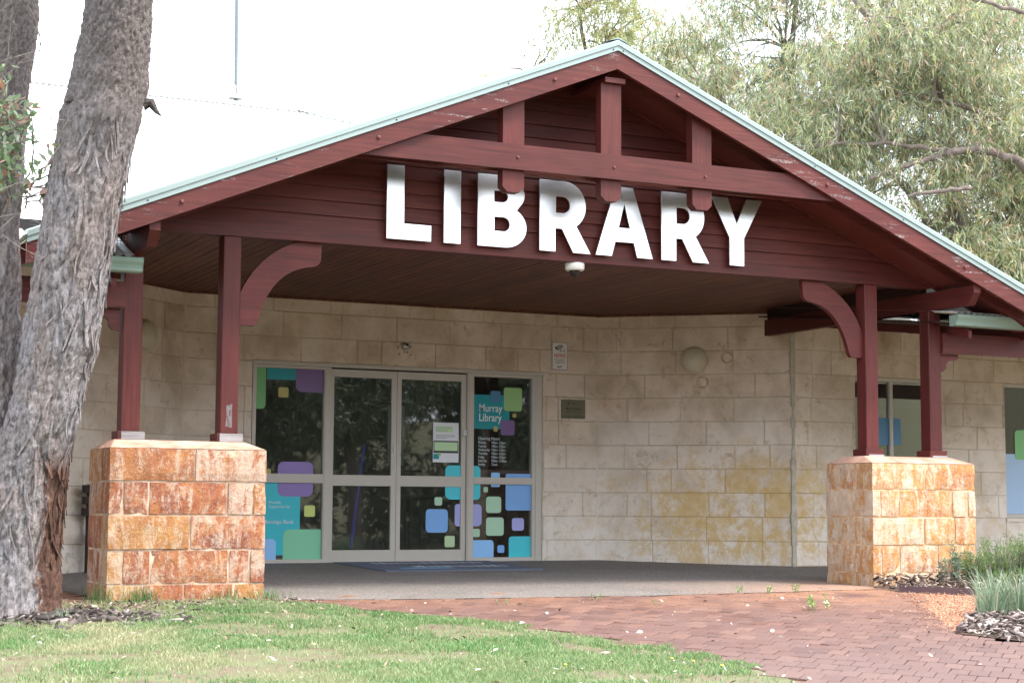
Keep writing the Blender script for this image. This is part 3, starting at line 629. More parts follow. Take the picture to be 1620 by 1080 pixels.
# --- roof over the porch
XE = 5.02
def corr(name, fn, u0, u1, w0, w1f, mat, parent, per=.0762, amp=.012, seg=8):
    """corrugations run along w; profile along u; fn(u,w)->xyz; w1f(u)"""
    n = int((u1 - u0) / per * seg) + 1; us = np.linspace(u0, u1, n); off = amp * np.sin(2 * np.pi * us / per)
    V = []
    for u, o in zip(us, off):
        for wv in (w0(u) if callable(w0) else w0, w1f(u) if callable(w1f) else w1f):
            q = fn(u, wv); V.append((q[0], q[1], q[2] + o))
    i = np.arange(n - 1) * 2
    return fast(name, V, np.stack([i, i + 2, i + 3, i + 1], 1), mat, parent, smooth=True)
for s in (-1, 1):
    corr('roof_sheet', lambda u, t, s=s: (XA + s * t, u, zbarge(XA + s * t) + BV + .065), -.685, 5.6, .0, 4.10, 'roof', lib)
    corr('roof_sheet', lambda u, t, s=s: (XA + s * t, u, zbarge(XA + s * t) + BV + .065), -.685, .15, 4.10, XE + .03, 'roof', lib)
    # pale sarking and battens under the overhang
    x1 = XA + s * XE
    m = MB(); m.prism([(XA, zbarge(XA) + BV + .022), (x1, zbarge(x1) + BV + .022), (x1, zbarge(x1) + BV + .03), (XA, zbarge(XA) + BV + .03)], -.635, .03); m.build('sarking', 'sarking', lib)
    for k in range(6):
        xb = XA + s * (.12 + k * .93); w_ = .035 * s
        MB().prism([(xb - w_, zbarge(xb - w_) + BV - .035), (xb + w_, zbarge(xb + w_) + BV - .035), (xb + w_, zbarge(xb + w_) + BV + .021), (xb - w_, zbarge(xb - w_) + BV + .021)], -.634, -.402).build('batten', 'board', lib)
    MB().prism([(XA, zbarge(XA) + .035), (x1, zbarge(x1) + .035), (x1, zbarge(x1) + BV + .02), (XA, zbarge(XA) + BV + .02)], -.40, -.06).build('rafter', 'board', lib)
    b = MB().prism([(XA, zbarge(XA)), (x1, zbarge(x1)), (x1, zbarge(x1) + BV), (XA, zbarge(XA) + BV)], -.677, -.637).build('barge_board', 'barge', lib)
    # capping: flange with a rolled top edge
    prof = [(-.684, BV + .002), (-.690, BV + .002), (-.690, BV + .042), (-.700, BV + .047), (-.700, BV + .086), (-.690, BV + .096), (-.60, BV + .108), (-.56, BV + .100), (-.56, BV + .075), (-.684, BV + .075)]
    V = [(XA, y, zbarge(XA) + zz) for y, zz in prof] + [(x1, y, zbarge(x1) + zz) for y, zz in prof]; n = len(prof)
    F = [(i, (i + 1) % n, (i + 1) % n + n, i + n) for i in range(n)] + [tuple(range(n - 1, -1, -1)), tuple(range(n, 2 * n))]
    if s > 0: F = [tuple(reversed(f)) for f in F]
    cp = mesh('barge_capping', V, F, 'green', lib)
    for k in range(5):
        xb = XA + s * (.05 + k * 1.02); MB().lathe([(.006, -.004), (.006, 0), (.0, 0)], (xb, -.690, zbarge(xb) + BV + .022), 'y', 8).build('screw', 'void', cp)
    for k in range(3):
        xb = XA + s * (.62 + k * 1.62); MB().lathe([(0, -.016), (.014, -.014), (.018, -.002), (.018, .0)], (xb, -.677, zbarge(xb) + .09), 'y', 12).build('bolt', 'bolt', b)
MB().prism([(XA - .11, zbarge(XA) + BV + .075), (XA, zbarge(XA) + BV + .118), (XA + .11, zbarge(XA) + BV + .075), (XA, zbarge(XA) + BV + .105)], -.69, 5.0).build('ridge_capping', 'green', lib)
box('ridge_beam', 'red_y', lib, XA - .10, XA + .10, -.636, -.02, 4.455, 4.50)
# front truss
tr = box('collar_beam', 'red_x', lib, 0.95, 5.70, -.634, -.594, 3.594, 3.812)
# ends cut to the rafters
me = tr.data
for v in me.vertices:
    if v.co.z > 3.7: v.co.x += .53 if v.co.x < XA else -.53
for q in (XA - .95, XA - .01, XA + .93):
    MB().lathe([(0, -.012), (.011, -.010), (.013, 0)], (q, -.634, 3.70), 'y', 10).build('bolt', 'bolt', tr)
rc = box('rear_collar', 'red_x', lib, 0.95, 5.70, -.492, -.452, 3.594, 3.812)
for v in rc.data.vertices:
    if v.co.z > 3.7: v.co.x += .53 if v.co.x < XA else -.53
for cx, top in ((2.352, None), (3.306, 4.455), (4.245, None)):
    h = .1015; c = .045; zt0 = top or zbarge(cx - h) + .1; zt1 = top or zbarge(cx + h) + .1
    MB().prism([(cx - h, 3.403 + c), (cx - h + c, 3.403), (cx + h - c, 3.403), (cx + h, 3.403 + c), (cx + h, zt1), (cx - h, zt0)], -.593, -.493).build('truss_post', 'red_z', lib)

# --- porch posts, plinths, brackets, side beams
POSTX = (0.0, 6.5, -.806, 7.288)
for k, px in enumerate(POSTX):
    top = 2.938 if k < 2 else 2.72
    pt = MB().cbox(px, px + .15, 0, .15, 1.31, top, .006).build('porch_post', 'red_z', lib)
    pl = MB().cbox(px - .032, px + .182, -.032, .182, 1.243, 1.312, .004).build('post_plinth', 'red_x', pt)
    if px in (0.0, -.806): MB().cbox(px - .012 if px == 0 else px - .005, px + .184, -.040, -.031, 1.246, 1.31, .002).build('bare_face', 'grey_wood', pt)
    else: MB().box(px - .0, px + .183, -.0335, -.031, 1.244, 1.262).build('bare_face', 'grey_wood', pt)
g = G('scraped_paint'); p = g.pos(); a = g.ramp(g.noise(g.vec(p, (1, 1, .3)), 40, 6, .75), [(.42, 0.), (.5, 1.)]); g.set(Base_Color=g.mix(a, (.085, .018, .016), (.135, .125, .135)), Roughness=.8); M['scrape'] = g.m
MB().prism([(.045, 1.37), (.10, 1.36), (.095, 1.50), (.10, 1.555), (.05, 1.54), (.052, 1.45)], -.0015, .0).build('bare_patch', 'scrape', lib)
outer = bez((.15, 2.45), (.285, 2.79), (.62, 2.925), 12); inner = bez((.80, 2.737), (.42, 2.70), (.312, 2.245), 12)
br = [(.15, 2.211), (.285, 2.211), (.303, 2.232)] + list(reversed(inner)) + [(.838, 2.757), (.857, 2.79), (.864, 2.938), (.63, 2.938)] + list(reversed(outer))
MB().prism(br, .045, .10).build('curved_bracket', 'red_x', lib)
MB().prism([(6.65 - u, v) for u, v in reversed(br)], .045, .10).build('curved_bracket', 'red_x', lib)
for px in (-.806, 7.288):
    cx = px + .075; y0, y1 = -.64, 2.95
    MB().prism([(y0, 2.905 - .01), (y0, 2.835), (y0 + .09, 2.72), (y1, 2.72), (y1, 2.905), (y0, 2.905)], cx - .042, cx + .042, 'x').build('side_beam', 'red_y', lib)
    s = -1 if px < 0 else 1
    # packing above the post and bird mesh between roof and gutter
    xo = px if s < 0 else px + .15
    MB().box(min(xo, xo + s * 5), max(xo, xo + s * 5), -.032, .012, 2.295, 2.498).build('veranda_beam', 'red_x', lib)
    cb = [(0, 2.293), (.245, 2.293), (.245, 2.262), (.225, 2.235), (.13, 2.225), (.095, 2.195), (.088, 2.15), (.06, 2.115), (.0, 2.112)]
    pts = [(xo + s * (u + (.02 if s < 0 else 0)), v) for u, v in cb]
    MB().prism(pts if s < 0 else list(reversed(pts)), .03, .075).build('scroll_bracket', 'red_x', lib)
    # gutter: ogee profile along x
    gp = [(-.20, 2.655), (-.205, 2.545), (-.285, 2.545), (-.300, 2.556), (-.302, 2.575), (-.312, 2.60), (-.330, 2.625), (-.334, 2.655), (-.326, 2.661), (-.32, 2.655), (-.30, 2.60), (-.285, 2.56), (-.215, 2.56), (-.21, 2.655)]
    xg = -.738 if s < 0 else 7.383; xe = xg + s * 6
    V = [(xg, y, zz) for y, zz in gp] + [(xe, y, zz) for y, zz in gp]; n = len(gp)
    F = [(i, (i + 1) % n, (i + 1) % n + n, i + n) for i in range(n)]
    if s > 0: F = [tuple(reversed(f)) for f in F]
    gu = mesh('gutter', V, F, 'green_d', lib)
    ep = [(-.20, 2.655), (-.205, 2.545), (-.285, 2.545), (-.300, 2.556), (-.302, 2.575), (-.312, 2.60), (-.330, 2.625), (-.334, 2.655)]
    MB().prism([(u, v) for u, v in ep], xg - .002 * s, xg + .004 * s, 'x').build('gutter_end', 'green_d', gu)
    # rafter tails under the gutter
    for k in range(5):
        xr = xo + s * (.13 + k * .9); MB().prism([(-.29, 2.50), (-.29, 2.43), (.1, 2.50), (3.0, 2.86), (3.0, 2.95), (-.2, 2.545)] if s > 0 else [(-.19, 2.50), (-.19, 2.44), (.1, 2.50), (3.0, 3.6), (3.0, 3.72), (-.1, 2.56)], xr - .02, xr + .02, 'x').build('rafter', 'red_y', lib)
    # bird mesh
    ms = MB(); xm0 = xo - s * .02; xm1 = xo + s * .75
    k = 0
    while abs(xm1 - xm0) > k * .026:
        xx = xm0 + s * k * .026; ms.box(xx - .0015, xx + .0015, .04, .043, 2.62, max(2.63, zbarge(xx) + .1)); k += 1
    zz = 2.63
    while zz < 2.98: ms.box(min(xm0, xm1), max(xm0, xm1), .0435, .0465, zz - .0015, zz + .0015); zz += .026
    ms.build('bird_mesh', 'wire', lib)
    box('roof_void_shade_panel', 'void', lib, min(xo - s * .1, xo + s * 1.2), max(xo - s * .1, xo + s * 1.2), .30, .32, 2.70, 3.0)  # dark panel standing in for the shade of the roof void
# the veranda and main roofs
SLM = .3918
def main_plane(x, y): return (x, y, 2.672 + SLM * (y + .3))
corr('roof_sheet', main_plane, -14.0, -.80, -.32, 8.5, 'roof', lib)
corr('roof_sheet', main_plane, -.80, 3.35, 1.3, 8.5, 'roof', lib)
corr('roof_sheet', main_plane, 3.35, 7.3, 1.3, lambda u: 8.5 - (u - 3.35), 'roof', lib)
corr('roof_sheet', lambda x, y: (x, y, 2.676 + .115 * (y + .3)), 7.32, 13.6, -.32, 3.3, 'roof', lib)
corr('roof_sheet', lambda y, t: (3.35 + t, y, 6.12 - SLM * t), -.0 + 4.5, 8.5, lambda y: 8.5 - y, lambda y: 9.0, 'roof', lib)
for s in (1,):
    V = [(-14, 8.33, 6.075), (-14, 8.325, 6.09), (-14, 8.5, 6.17), (-14, 8.67, 6.09), (3.38, 8.33, 6.075), (3.38, 8.325, 6.09), (3.38, 8.5, 6.17), (3.38, 8.67, 6.09)]
    box('ridge_gap_shade', 'gap_shade', lib, -14, 3.36, 8.335, 8.36, 6.03, 6.076)  # grey strip standing in for the shade in the gaps under the capping
    rcp = mesh('ridge_capping', V, [(0, 4, 5, 1), (1, 5, 6, 2), (2, 6, 7, 3)], 'roof', lib)
h0 = Vector((3.38, 8.5, 6.19)); h1 = Vector((7.35, 4.53, 6.19 - SLM * 3.97)); dv = Vector((.085, .085, -.06)); du = Vector((-.085, -.085, -.06))
mesh('hip_capping', [h0 + du, h0, h0 + dv, h1 + du, h1, h1 + dv], [(0, 3, 4, 1), (1, 4, 5, 2)], 'roof', lib)
# soffit
sof = box('soffit', 'void', lib, -.66, 7.31, .151, 4.39, 3.045, 3.065)
xb = -.65
while xb < 7.28:
    xe_ = xb + .092; xc = xb + .046
    yl = 4.40
    if xc < .85: yl = 2.906 + (xc + .93) * .8391
    if xc > 5.9: yl = 2.906 + (7.68 - xc) * .8391
    z0 = 3.024 + random.uniform(-.002, .002)
    MB().cbox(xb, xe_, .152, yl - .01, z0, z0 + .018, .004).build('soffit_board', 'soffit', sof); xb += .096
MB().prism([(-.12, 2.585), (3.0, 2.94), (3.0, 2.955), (-.12, 2.60)], 7.27, 13.6, 'x').build('veranda_light_block', 'dark_filler', lib)  # added dark panel: keeps light out and hides the bright roof underside
box('beam_gap_block', 'dark_filler', lib, 7.322, 7.40, .16, 2.89, 2.906, 3.10)  # added dark boards closing the light gaps above the side beams
box('beam_gap_block', 'dark_filler', lib, -.77, -.69, .16, 2.89, 2.906, 3.10)

# --- stone piers
def rough_block(x0, x1, y0, y1, z0, z1, mat, parent, seed):
    """a hewn block: gridded faces, worn uneven arrises, shallow dips"""
    n = [max(2, int((b - a) / .055)) for a, b in ((x0, x1), (y0, y1), (z0, z1))]; idx = {}; V = []; F = []
    def vid(i, j, k):
        if (i, j, k) not in idx: idx[i, j, k] = len(V); V.append((i, j, k))
        return idx[i, j, k]
    for ax in range(3):
        u, v = [a for a in range(3) if a != ax]
        for side in (0, n[ax]):
            for a in range(n[u]):
                for b in range(n[v]):
                    q = []
                    for da, db in ((0, 0), (1, 0), (1, 1), (0, 1)):
                        c = [0, 0, 0]; c[ax] = side; c[u] = a + da; c[v] = b + db; q.append(vid(*c))
                    if (side > 0) == (ax == 1): q.reverse()
                    F.append(q)
    I = np.array(V, float); N = np.array(n, float); T = I / N; lo = np.array([x0, y0, z0]); hi = np.array([x1, y1, z1]); P = lo + T * (hi - lo)
    S = np.where(T < 1e-6, -1., np.where(T > 1 - 1e-6, 1., 0.)); ne = np.abs(S).sum(1)
    d = (vnoise(P * 9, seed) - .5) * .012 + (vnoise(P * 24, seed + 1) - .5) * .007
    wear = .003 + .007 * vnoise(P * 13, seed + 2) ** 2 + .007 * (vnoise(P * 7, seed + 3) > .84)
    P = P + S * np.where(ne == 1, d, -wear * np.where(ne == 3, 1.15, 1.))[:, None]
    return mesh('stone_block', P.tolist(), F, mat, parent)
def pier(x0, mat, front, leftf, label, mort='pier_mortar'):
    x1 = x0 + 1.27; y0, y1 = -.30, .45; zs = [-.08, .118, .383, .653, .915, 1.178]
    pr_ = MB().box(x0 + .015, x1 - .015, y0 + .015, y1 - .015, -.1, 1.17).build('stone_pier', mort, lib, label=label)
    for ci, (z0, z1) in enumerate(zip(zs[:-1], zs[1:])):
        cuts = [x0] + [x0 + 1.27 * (f + random.uniform(-.012, .012)) for f in front[ci]] + [x1]; j = random.uniform(.002, .0045)
        for k, (a, b) in enumerate(zip(cuts[:-1], cuts[1:])):
            dep_ = y0 + (leftf[ci] if k == 0 else .3); o_ = random.uniform(-.004, .006)
            rough_block(a + j, b - j, y0 + o_, dep_ - j, z0 + j, z1 - j, mat, pr_, ci * 7 + k)
        yb = y0 + leftf[ci]
        for a, b in ((yb, y1),):
            if b - a > .08: rough_block(x0 + j + random.uniform(-.004, .006), x0 + .3, a + j, b - j, z0 + j, z1 - j, mat, pr_, ci * 7 + 60)
        MB().cbox(x1 - .3, x1 - j, y0 + .3 + j, y1 - j, z0 + j, z1 - j, .010, .003).build('stone_block', mat, pr_)
        MB().cbox(x0 + .3 + j, x1 - .3 - j, y1 - .2, y1 - j, z0 + j, z1 - j, .010, .003).build('stone_block', mat, pr_)
    V = [(x0 + .01, y0 + .01, 1.174), (x1 - .01, y0 + .01, 1.174), (x1 - .01, y1 - .01, 1.174), (x0 + .01, y1 - .01, 1.174),
         (x0 + .09, y0 + .24, 1.244), (x1 - .12, y0 + .24, 1.242), (x1 - .12, y1 - .2, 1.243), (x0 + .09, y1 - .2, 1.244)]
    mesh('coping', V, [(0,1,5,4),(1,2,6,5),(2,3,7,6),(3,0,4,7),(4,5,6,7)], 'cap', pr_)
    return pr_
pier(-.957, 'pier', [[.22, .47, .80], [.11, .265, .755, .90], [.51], [.09, .243, .755, .90], [.53]], [.26, .30, .28, .32, .26], 'left pier of rust-stained limestone blocks')
pier(6.325, 'pier_r', [[.30, .62], [.09, .255, .62], [.50, .79], [.09, .25, .76, .91], [.51]], [.26, .30, .2, .32, .26], 'right pier of pale orange limestone blocks, brighter than the other', 'pier_mortar_r')

# --- glazing: fixed panels and sliding doors
YD = 4.4
def frame_rect(m, x0, x1, z0, z1, wl, wr, wb, wt, y0, y1):
    m.box(x0, x0 + wl, y0, y1, z0, z1); m.box(x1 - wr, x1, y0, y1, z0, z1); m.box(x0 + wl, x1 - wr, y0, y1, z0, z0 + wb); m.box(x0 + wl, x1 - wr, y0, y1, z1 - wt, z1)
head = MB(); head.box(1.622, 5.16, YD - .02, YD + .1, 2.262, 2.298); head.box(1.60, 5.18, YD - .03, YD - .015, 2.283, 2.301)
head.build('door_head', 'alu', lib)
box('door_sill', 'steel', lib, 1.622, 5.16, YD - .03, YD + .1, .078, .106)
def pane(parent, x0, x1, z0, z1, y): return MB().box(x0, x1, y, y + .006, z0, z1).build('pane', 'glass', parent)
lp = MB(); frame_rect(lp, 1.625, 2.53, .1, 2.26, .042, .08, .04, .03, YD + .0, YD + .08); lp.box(1.667, 2.45, YD + .002, YD + .078, .975, 1.073); lp.box(1.667, 2.45, YD - .006, YD + .0, 1.01, 1.045); lp.box(2.462, 2.50, YD - .008, YD, .1, 2.26)
lp = lp.build('side_window', 'alu', lib); pane(lp, 1.667, 2.45, 1.073, 2.23, YD + .04); pane(lp, 1.667, 2.45, .14, .975, YD + .04)
rp = MB(); frame_rect(rp, 4.195, 5.158, .1, 2.26, .083, .125, .044, .032, YD + .0, YD + .08); rp.box(4.278, 5.033, YD + .002, YD + .078, .985, 1.062); rp.box(4.278, 5.033, YD - .006, YD + .0, 1.005, 1.045); rp.box(4.21, 4.25, YD - .008, YD, .1, 2.26); rp.box(5.075, 5.14, YD - .01, YD, .1, 2.26)
rp = rp.build('side_window', 'alu', lib); pane(rp, 4.278, 5.033, 1.062, 2.228, YD + .04); pane(rp, 4.278, 5.033, .144, .985, YD + .04)
def door(x0, x1, gl, gr):
    d = MB(); y0, y1 = YD + .03, YD + .075
    frame_rect(d, x0, x1, .108, 2.245, gl - x0, x1 - gr, .128, .083, y0, y1); d.box(gl, gr, y0 + .001, y1 - .001, .95, 1.069)
    d = d.build('sliding_door', 'alu', lib); pane(d, gl, gr, 1.069, 2.162, y0 + .02); pane(d, gl, gr, .236, .95, y0 + .02); return d
d1 = door(2.535, 3.328, 2.575, 3.268); d2 = door(3.333, 4.19, 3.385, 4.135)
box('handle', 'steel', d1, 3.29, 3.312, YD + .012, YD + .03, 1.33, 1.42)
MB().cbox(4.15, 4.19, YD + .0, YD + .03, 1.53, 1.61, .005).build('lock', 'steel', d2)
box('track_shadow', 'shadow_black', lib, 2.52, 4.20, YD + .02, YD + .09, .1065, .1075)  # thin black strip standing in for the shade in the door track
ZY = YD + .036
def stick(parent, key, mat, x0, x1, z0, z1, r=.05, cor=(1,1,1,1), y=None):
    y = ZY if y is None else y
    MB().prism(rrect(x0, x1, z0, z1, r, cor), y, y + .0015).build('sticker', mat, parent)
YL = YD + .036; YDo = YD + .046
# left panel stickers
stick(lp, 0, 's_green', 1.668, 1.783, 1.777, 2.228, .05, (0, 1, 0, 0)); stick(lp, 0, 's_teal', 1.794, 2.127, 2.104, 2.228, .01, (0,0,0,0))
stick(lp, 0, 's_purple', 2.129, 2.449, 1.976, 2.228, .07, (1, 0, 0, 0)); stick(lp, 0, 's_gold', 1.928, 2.044, 1.910, 2.021, .02)
stick(lp, 0, 's_violet', 1.939, 2.346, 1.074, 1.206, .08, (0, 0, 1, 1)); stick(lp, 0, 's_violet', 1.939, 2.346, .825, .974, .08, (1, 1, 0, 0), ZY - .003)
stick(lp, 0, 's_cyan', 1.668, 2.201, .186, .974, .01, (0,0,0,0)); stick(lp, 0, 's_lime', 2.25, 2.375, .605, .729, .02)
stick(lp, 0, 's_mint', 2.011, 2.449, .141, .466, .07, (0, 0, 0, 1), ZY - .003); stick(lp, 0, 's_sky', 1.668, 1.933, .141, .364, .05, (0, 0, 1, 0), ZY - .003); stick(lp, 0, 's_gold', 1.77, 1.86, 1.074, 1.125, .02, (0,0,1,1))
text('lettering', 'Proudly\nSupported by', .045, (1.84, ZY - .004, .745), 's_text', lp); text('lettering', 'Bendigo Bank', .06, (1.80, ZY - .004, .53), 's_text', lp)
# right door stickers
dy = YD + .046
stick(d2, 0, 's_aqua', 3.944, 4.134, 1.070, 1.195, .07, (0, 0, 0, 1), dy); stick(d2, 0, 's_aqua', 3.944, 4.134, .804, .949, .07, (1, 0, 0, 0), dy)
stick(d2, 0, 's_blue', 3.706, 3.98, .429, .694, .045, y=dy); stick(d2, 0, 's_sage', 3.813, 3.907, .737, .831, .02, y=dy); stick(d2, 0, 's_lilac', 4.066, 4.134, .501, .754, .05, (1, 0, 0, 1), dy); stick(d2, 0, 's_sgreen', 3.943, 4.069, .264, .393, .02, y=dy)
# right panel stickers
stick(rp, 0, 's_teal', 4.279, 4.676, 1.624, 2.021, .01, (0,0,0,0)); stick(rp, 0, 's_teal', 4.678, 4.75, 1.734, 1.837, .01, (0,0,0,0)); stick(rp, 0, 's_wblue', 4.503, 4.633, 1.936, 2.069, .02, y=ZY - .003)
stick(rp, 0, 's_ltgreen', 4.677, 4.913, 1.84, 2.114, .03); stick(rp, 0, 's_gold', 4.791, 4.84, 1.766, 1.811, .01); stick(rp, 0, 's_purple', 4.636, 4.816, 1.557, 1.732, .03, y=ZY - .003); stick(rp, 0, 's_gold', 4.547, 4.596, 1.598, 1.656, .01, y=ZY - .003)
text('lettering', 'Murray\nLibrary', .128, (4.353, ZY - .004, 1.825), 's_text', rp, sx=.80, line=.86, bold=.001)
text('lettering', 'Opening Hours', .052, (4.35, ZY - .002, 1.497), 's_text', rp, sx=.85)
text('lettering', 'Monday\nTuesday\nWednesday\nThursday\nFriday\nSaturday\nSunday', .043, (4.35, ZY - .002, 1.453), 's_text', rp, sx=.74, line=.98)
text('lettering', '9:00am - 5:00pm\n9:00am - 5:00pm\n9:00am - 5:00pm\n9:00am - 6:00pm\n9:00am - 5:00pm\n9:00am - 12:00pm\nClosed', .043, (4.52, ZY - .002, 1.453), 's_text', rp, sx=.62, line=.98)
stick(rp, 0, 's_aqua', 4.279, 4.382, 1.063, 1.195, .07, (0, 0, 1, 0)); stick(rp, 0, 's_aqua', 4.279, 4.382, .804, .984, .07, (0, 1, 0, 0)); stick(rp, 0, 's_sky', 4.519, 4.632, 1.063, 1.121, .02, (0, 0, 1, 1)); stick(rp, 0, 's_sky', 4.519, 4.632, .955, .984, .02, (1, 1, 0, 0))
stick(rp, 0, 's_blue', 4.707, 5.032, 1.063, 1.11, .03, (0, 0, 0, 1)); stick(rp, 0, 's_blue', 4.707, 5.032, .684, .984, .03, (1, 0, 0, 0)); stick(rp, 0, 's_sage', 4.423, 4.479, .893, .952, .012); stick(rp, 0, 's_sage', 4.457, 4.651, .654, .843, .035); stick(rp, 0, 's_sage', 4.459, 4.685, .392, .603, .035)
stick(rp, 0, 's_lilac', 4.279, 4.401, .501, .754, .05, (0, 1, 1, 0)); stick(rp, 0, 's_lilac', 4.791, 4.947, .45, .596, .03); stick(rp, 0, 's_aqua', 4.752, 5.032, .145, .384, .04, (0, 0, 0, 1)); stick(rp, 0, 's_blue', 4.606, 4.695, .196, .283, .02); stick(rp, 0, 's_sky', 4.279, 4.557, .145, .342, .04, (0, 0, 1, 0)); stick(rp, 0, 's_sage', 4.291, 4.379, .378, .472, .02)
# windows in the right flank wall
def window(x0, x1, z0, z1, mull):
    m = MB(); y0 = 2.906 + .07; frame_rect(m, x0, x1, z0, z1, .04, .04, .05, .045, y0, y0 + .07)
    xs_ = [x0 + .04]
    for q in mull: m.box(q - .022, q + .022, y0 - .004, y0 + .07, z0 + .05, z1 - .045); xs_.append(q)
    wd = m.build('window', 'alu', lib); pane(wd, x0 + .04, x1 - .04, z0 + .05, z1 - .045, y0 + .03)
    MB().box(x0 + .04, x1 - .04, y0 + .06, y0 + .066, z1 - .38, z1 - .045).build('blind', 'blind', wd)
    MB().box(x0 - .02, x1 + .02, 2.885, y0, z0 - .045, z0 - .002).build('sill', 'stone', wd); return wd
w1 = window(8.577, 9.858, .622, 2.298, [9.16]); yw = 2.906 + .094
stick(w1, 0, 's_wteal', 8.62, 9.0, .675, 1.37, .01, (0,0,0,0), yw); stick(w1, 0, 's_wblue', 8.95, 9.317, 1.49, 1.818, .04, y=yw - .003)
w2 = window(10.872, 12.698, .622, 2.298, [11.8]); stick(w2, 0, 's_film', 10.915, 11.775, .675, 1.42, .01, (0,0,0,0), yw); stick(w2, 0, 's_green', 11.10, 11.5, 1.35, 1.72, .05, y=yw - .003)
# interior shell
rm = MB()
def inward(m, x0, x1, y0, y1, z0, z1, sides):
    q = {'b': [(x0,y1,z0),(x1,y1,z0),(x1,y1,z1),(x0,y1,z1)], 'l': [(x0,y0,z0),(x0,y1,z0),(x0,y1,z1),(x0,y0,z1)], 'r': [(x1,y0,z0),(x1,y1,z0),(x1,y1,z1),(x1,y0,z1)], 't': [(x0,y0,z1),(x1,y0,z1),(x1,y1,z1),(x0,y1,z1)]}
    for k in sides: m.add(q[k], [(0,1,2,3)])
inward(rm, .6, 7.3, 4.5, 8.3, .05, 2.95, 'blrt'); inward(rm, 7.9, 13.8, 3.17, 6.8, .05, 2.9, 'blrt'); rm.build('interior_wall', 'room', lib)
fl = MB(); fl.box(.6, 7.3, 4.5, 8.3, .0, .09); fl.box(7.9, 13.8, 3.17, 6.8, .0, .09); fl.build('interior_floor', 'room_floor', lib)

# ------------------------------------------------------------------ the LIBRARY sign
sign = thing('library_sign', 'large brushed aluminium letters spelling LIBRARY across the red gable', 'sign', (3.32, -.03, 3.01))
def glyph(polys):
    cu = bpy.data.curves.new('letter', 'CURVE'); cu.dimensions = '2D'; cu.fill_mode = 'BOTH'; cu.extrude = .009; cu.bevel_depth = .0015
    for pl in polys:
        sp = cu.splines.new('POLY'); sp.points.add(len(pl) - 1); sp.use_cyclic_u = True
        for q, (u, v) in zip(sp.points, pl): q.co = (u, v, 0, 1)
    to = bpy.data.objects.new('t', cu); me = bpy.data.meshes.new_from_object(to); bpy.data.objects.remove(to)
    me.transform(Matrix.Translation((0, -.062, 0)) @ Matrix.Rotation(math.pi / 2, 4, 'X')); me.materials.clear(); me.materials.append(M['letter']); me.name = 'letter'
    return put(bpy.data.objects.new('letter', me), sign)
Zb, Zt = 3.010, 3.650
def ell(cx, cz, rx, rz, a0, a1, n=14): return [(cx + rx * math.cos(R(a0 + (a1 - a0) * i / n)), cz + rz * math.sin(R(a0 + (a1 - a0) * i / n))) for i in range(n + 1)]
glyph([[(1.404, Zt), (1.562, Zt), (1.562, 3.146), (1.815, 3.146), (1.815, Zb), (1.404, Zb)]])
glyph([[(1.937, Zt), (2.094, Zt), (2.094, Zb), (1.937, Zb)]])
glyph([[(2.26, Zb), (2.26, Zt)] + ell(2.50, 3.487, .216, .163, 90, -40) + ell(2.53, 3.1915, .206, .1815, 58, -90),
       [(2.418, 3.512)] + ell(2.497, 3.460, .056, .052, 90, -90) + [(2.418, 3.408)], [(2.42, 3.278)] + ell(2.51, 3.2135, .063, .0645, 90, -90) + [(2.42, 3.149)]])
def Rg(dx, k=1.): return [[(2.869 + dx, Zt)] + ell(3.115 + dx, 3.432, .219 * k, .218, 90, -56) + [(3.383 + dx - (1 - k) * .1, Zb), (3.208 + dx - (1 - k) * .05, Zb), (3.093 + dx, 3.22), (3.026 + dx, 3.22), (3.026 + dx, Zb), (2.869 + dx, Zb)],
                     [(3.03 + dx, 3.512)] + ell(3.10 + dx, 3.4355, .075, .0765, 90, -90) + [(3.03 + dx, 3.359)]]
glyph(Rg(0)); glyph(Rg(1.262))
glyph([[(3.645, Zt), (3.826, Zt), (4.034, Zb), (3.872, Zb), (3.837, 3.144), (3.641, 3.144), (3.604, Zb), (3.439, Zb)], [(3.736, 3.505), (3.797, 3.273), (3.676, 3.273)]])
glyph([[(4.676, Zt), (4.856, Zt), (4.957, 3.405), (5.066, Zt), (5.244, Zt), (5.037, 3.274), (5.037, Zb), (4.878, Zb), (4.878, 3.272)]])

# ------------------------------------------------------------------ small fittings
cm = thing('dome_camera', 'white dome security camera under the gable beam below the letters', 'camera', (3.30, .075, 2.93))
MB().lathe([(0, 0), (.088, 0), (.09, -.012), (.088, -.055), (.074, -.068), (0, -.068)], (3.30, .075, 2.939), 'z', 28).build('housing', 'white', cm, True)
MB().lathe([(.05, 0), (.049, -.02), (.04, -.042), (.02, -.055), (0, -.058)], (3.30, .075, 2.872), 'z', 24).build('dome', 'black_gloss', cm, True)
def lamp(pos, ang, label):
    t = thing('wall_lamp', label, 'lamp', pos, 'round wall lamps on the porch walls')
    def tr_(m): mt = Matrix.Translation(pos) @ Matrix.Rotation(ang, 4, 'Z'); m.V = [tuple(mt @ Vector(v)) for v in m.V]; return m
    rr = .155; prof = [(rr, -.02)] + [(rr * math.cos(R(a)), -.02 - .095 * math.sin(R(a))) for a in range(8, 89, 8)] + [(0, -.116)]
    tr_(MB().lathe(prof, (0, 0, 0), 'y', 36)).build('diffuser', 'cream_lamp', t, True)
    tr_(MB().lathe([(rr + .006, .0), (rr + .006, -.022), (rr - .01, -.024)], (0, 0, 0), 'y', 36)).build('rim', 'cream_lamp', t, True)
lamp(on_right_wall(1.175, 2.465, .008), WA, 'round cream dome lamp on the wall right of the doors')
lamp(Vector((.75 - math.cos(R(40)) * .6 + .0, 4.4 - .60 * math.sin(R(40)) - .06, 2.475)) + Vector((.02, -.02, 0)), R(40), 'round cream dome lamp half hidden behind the outer left post')
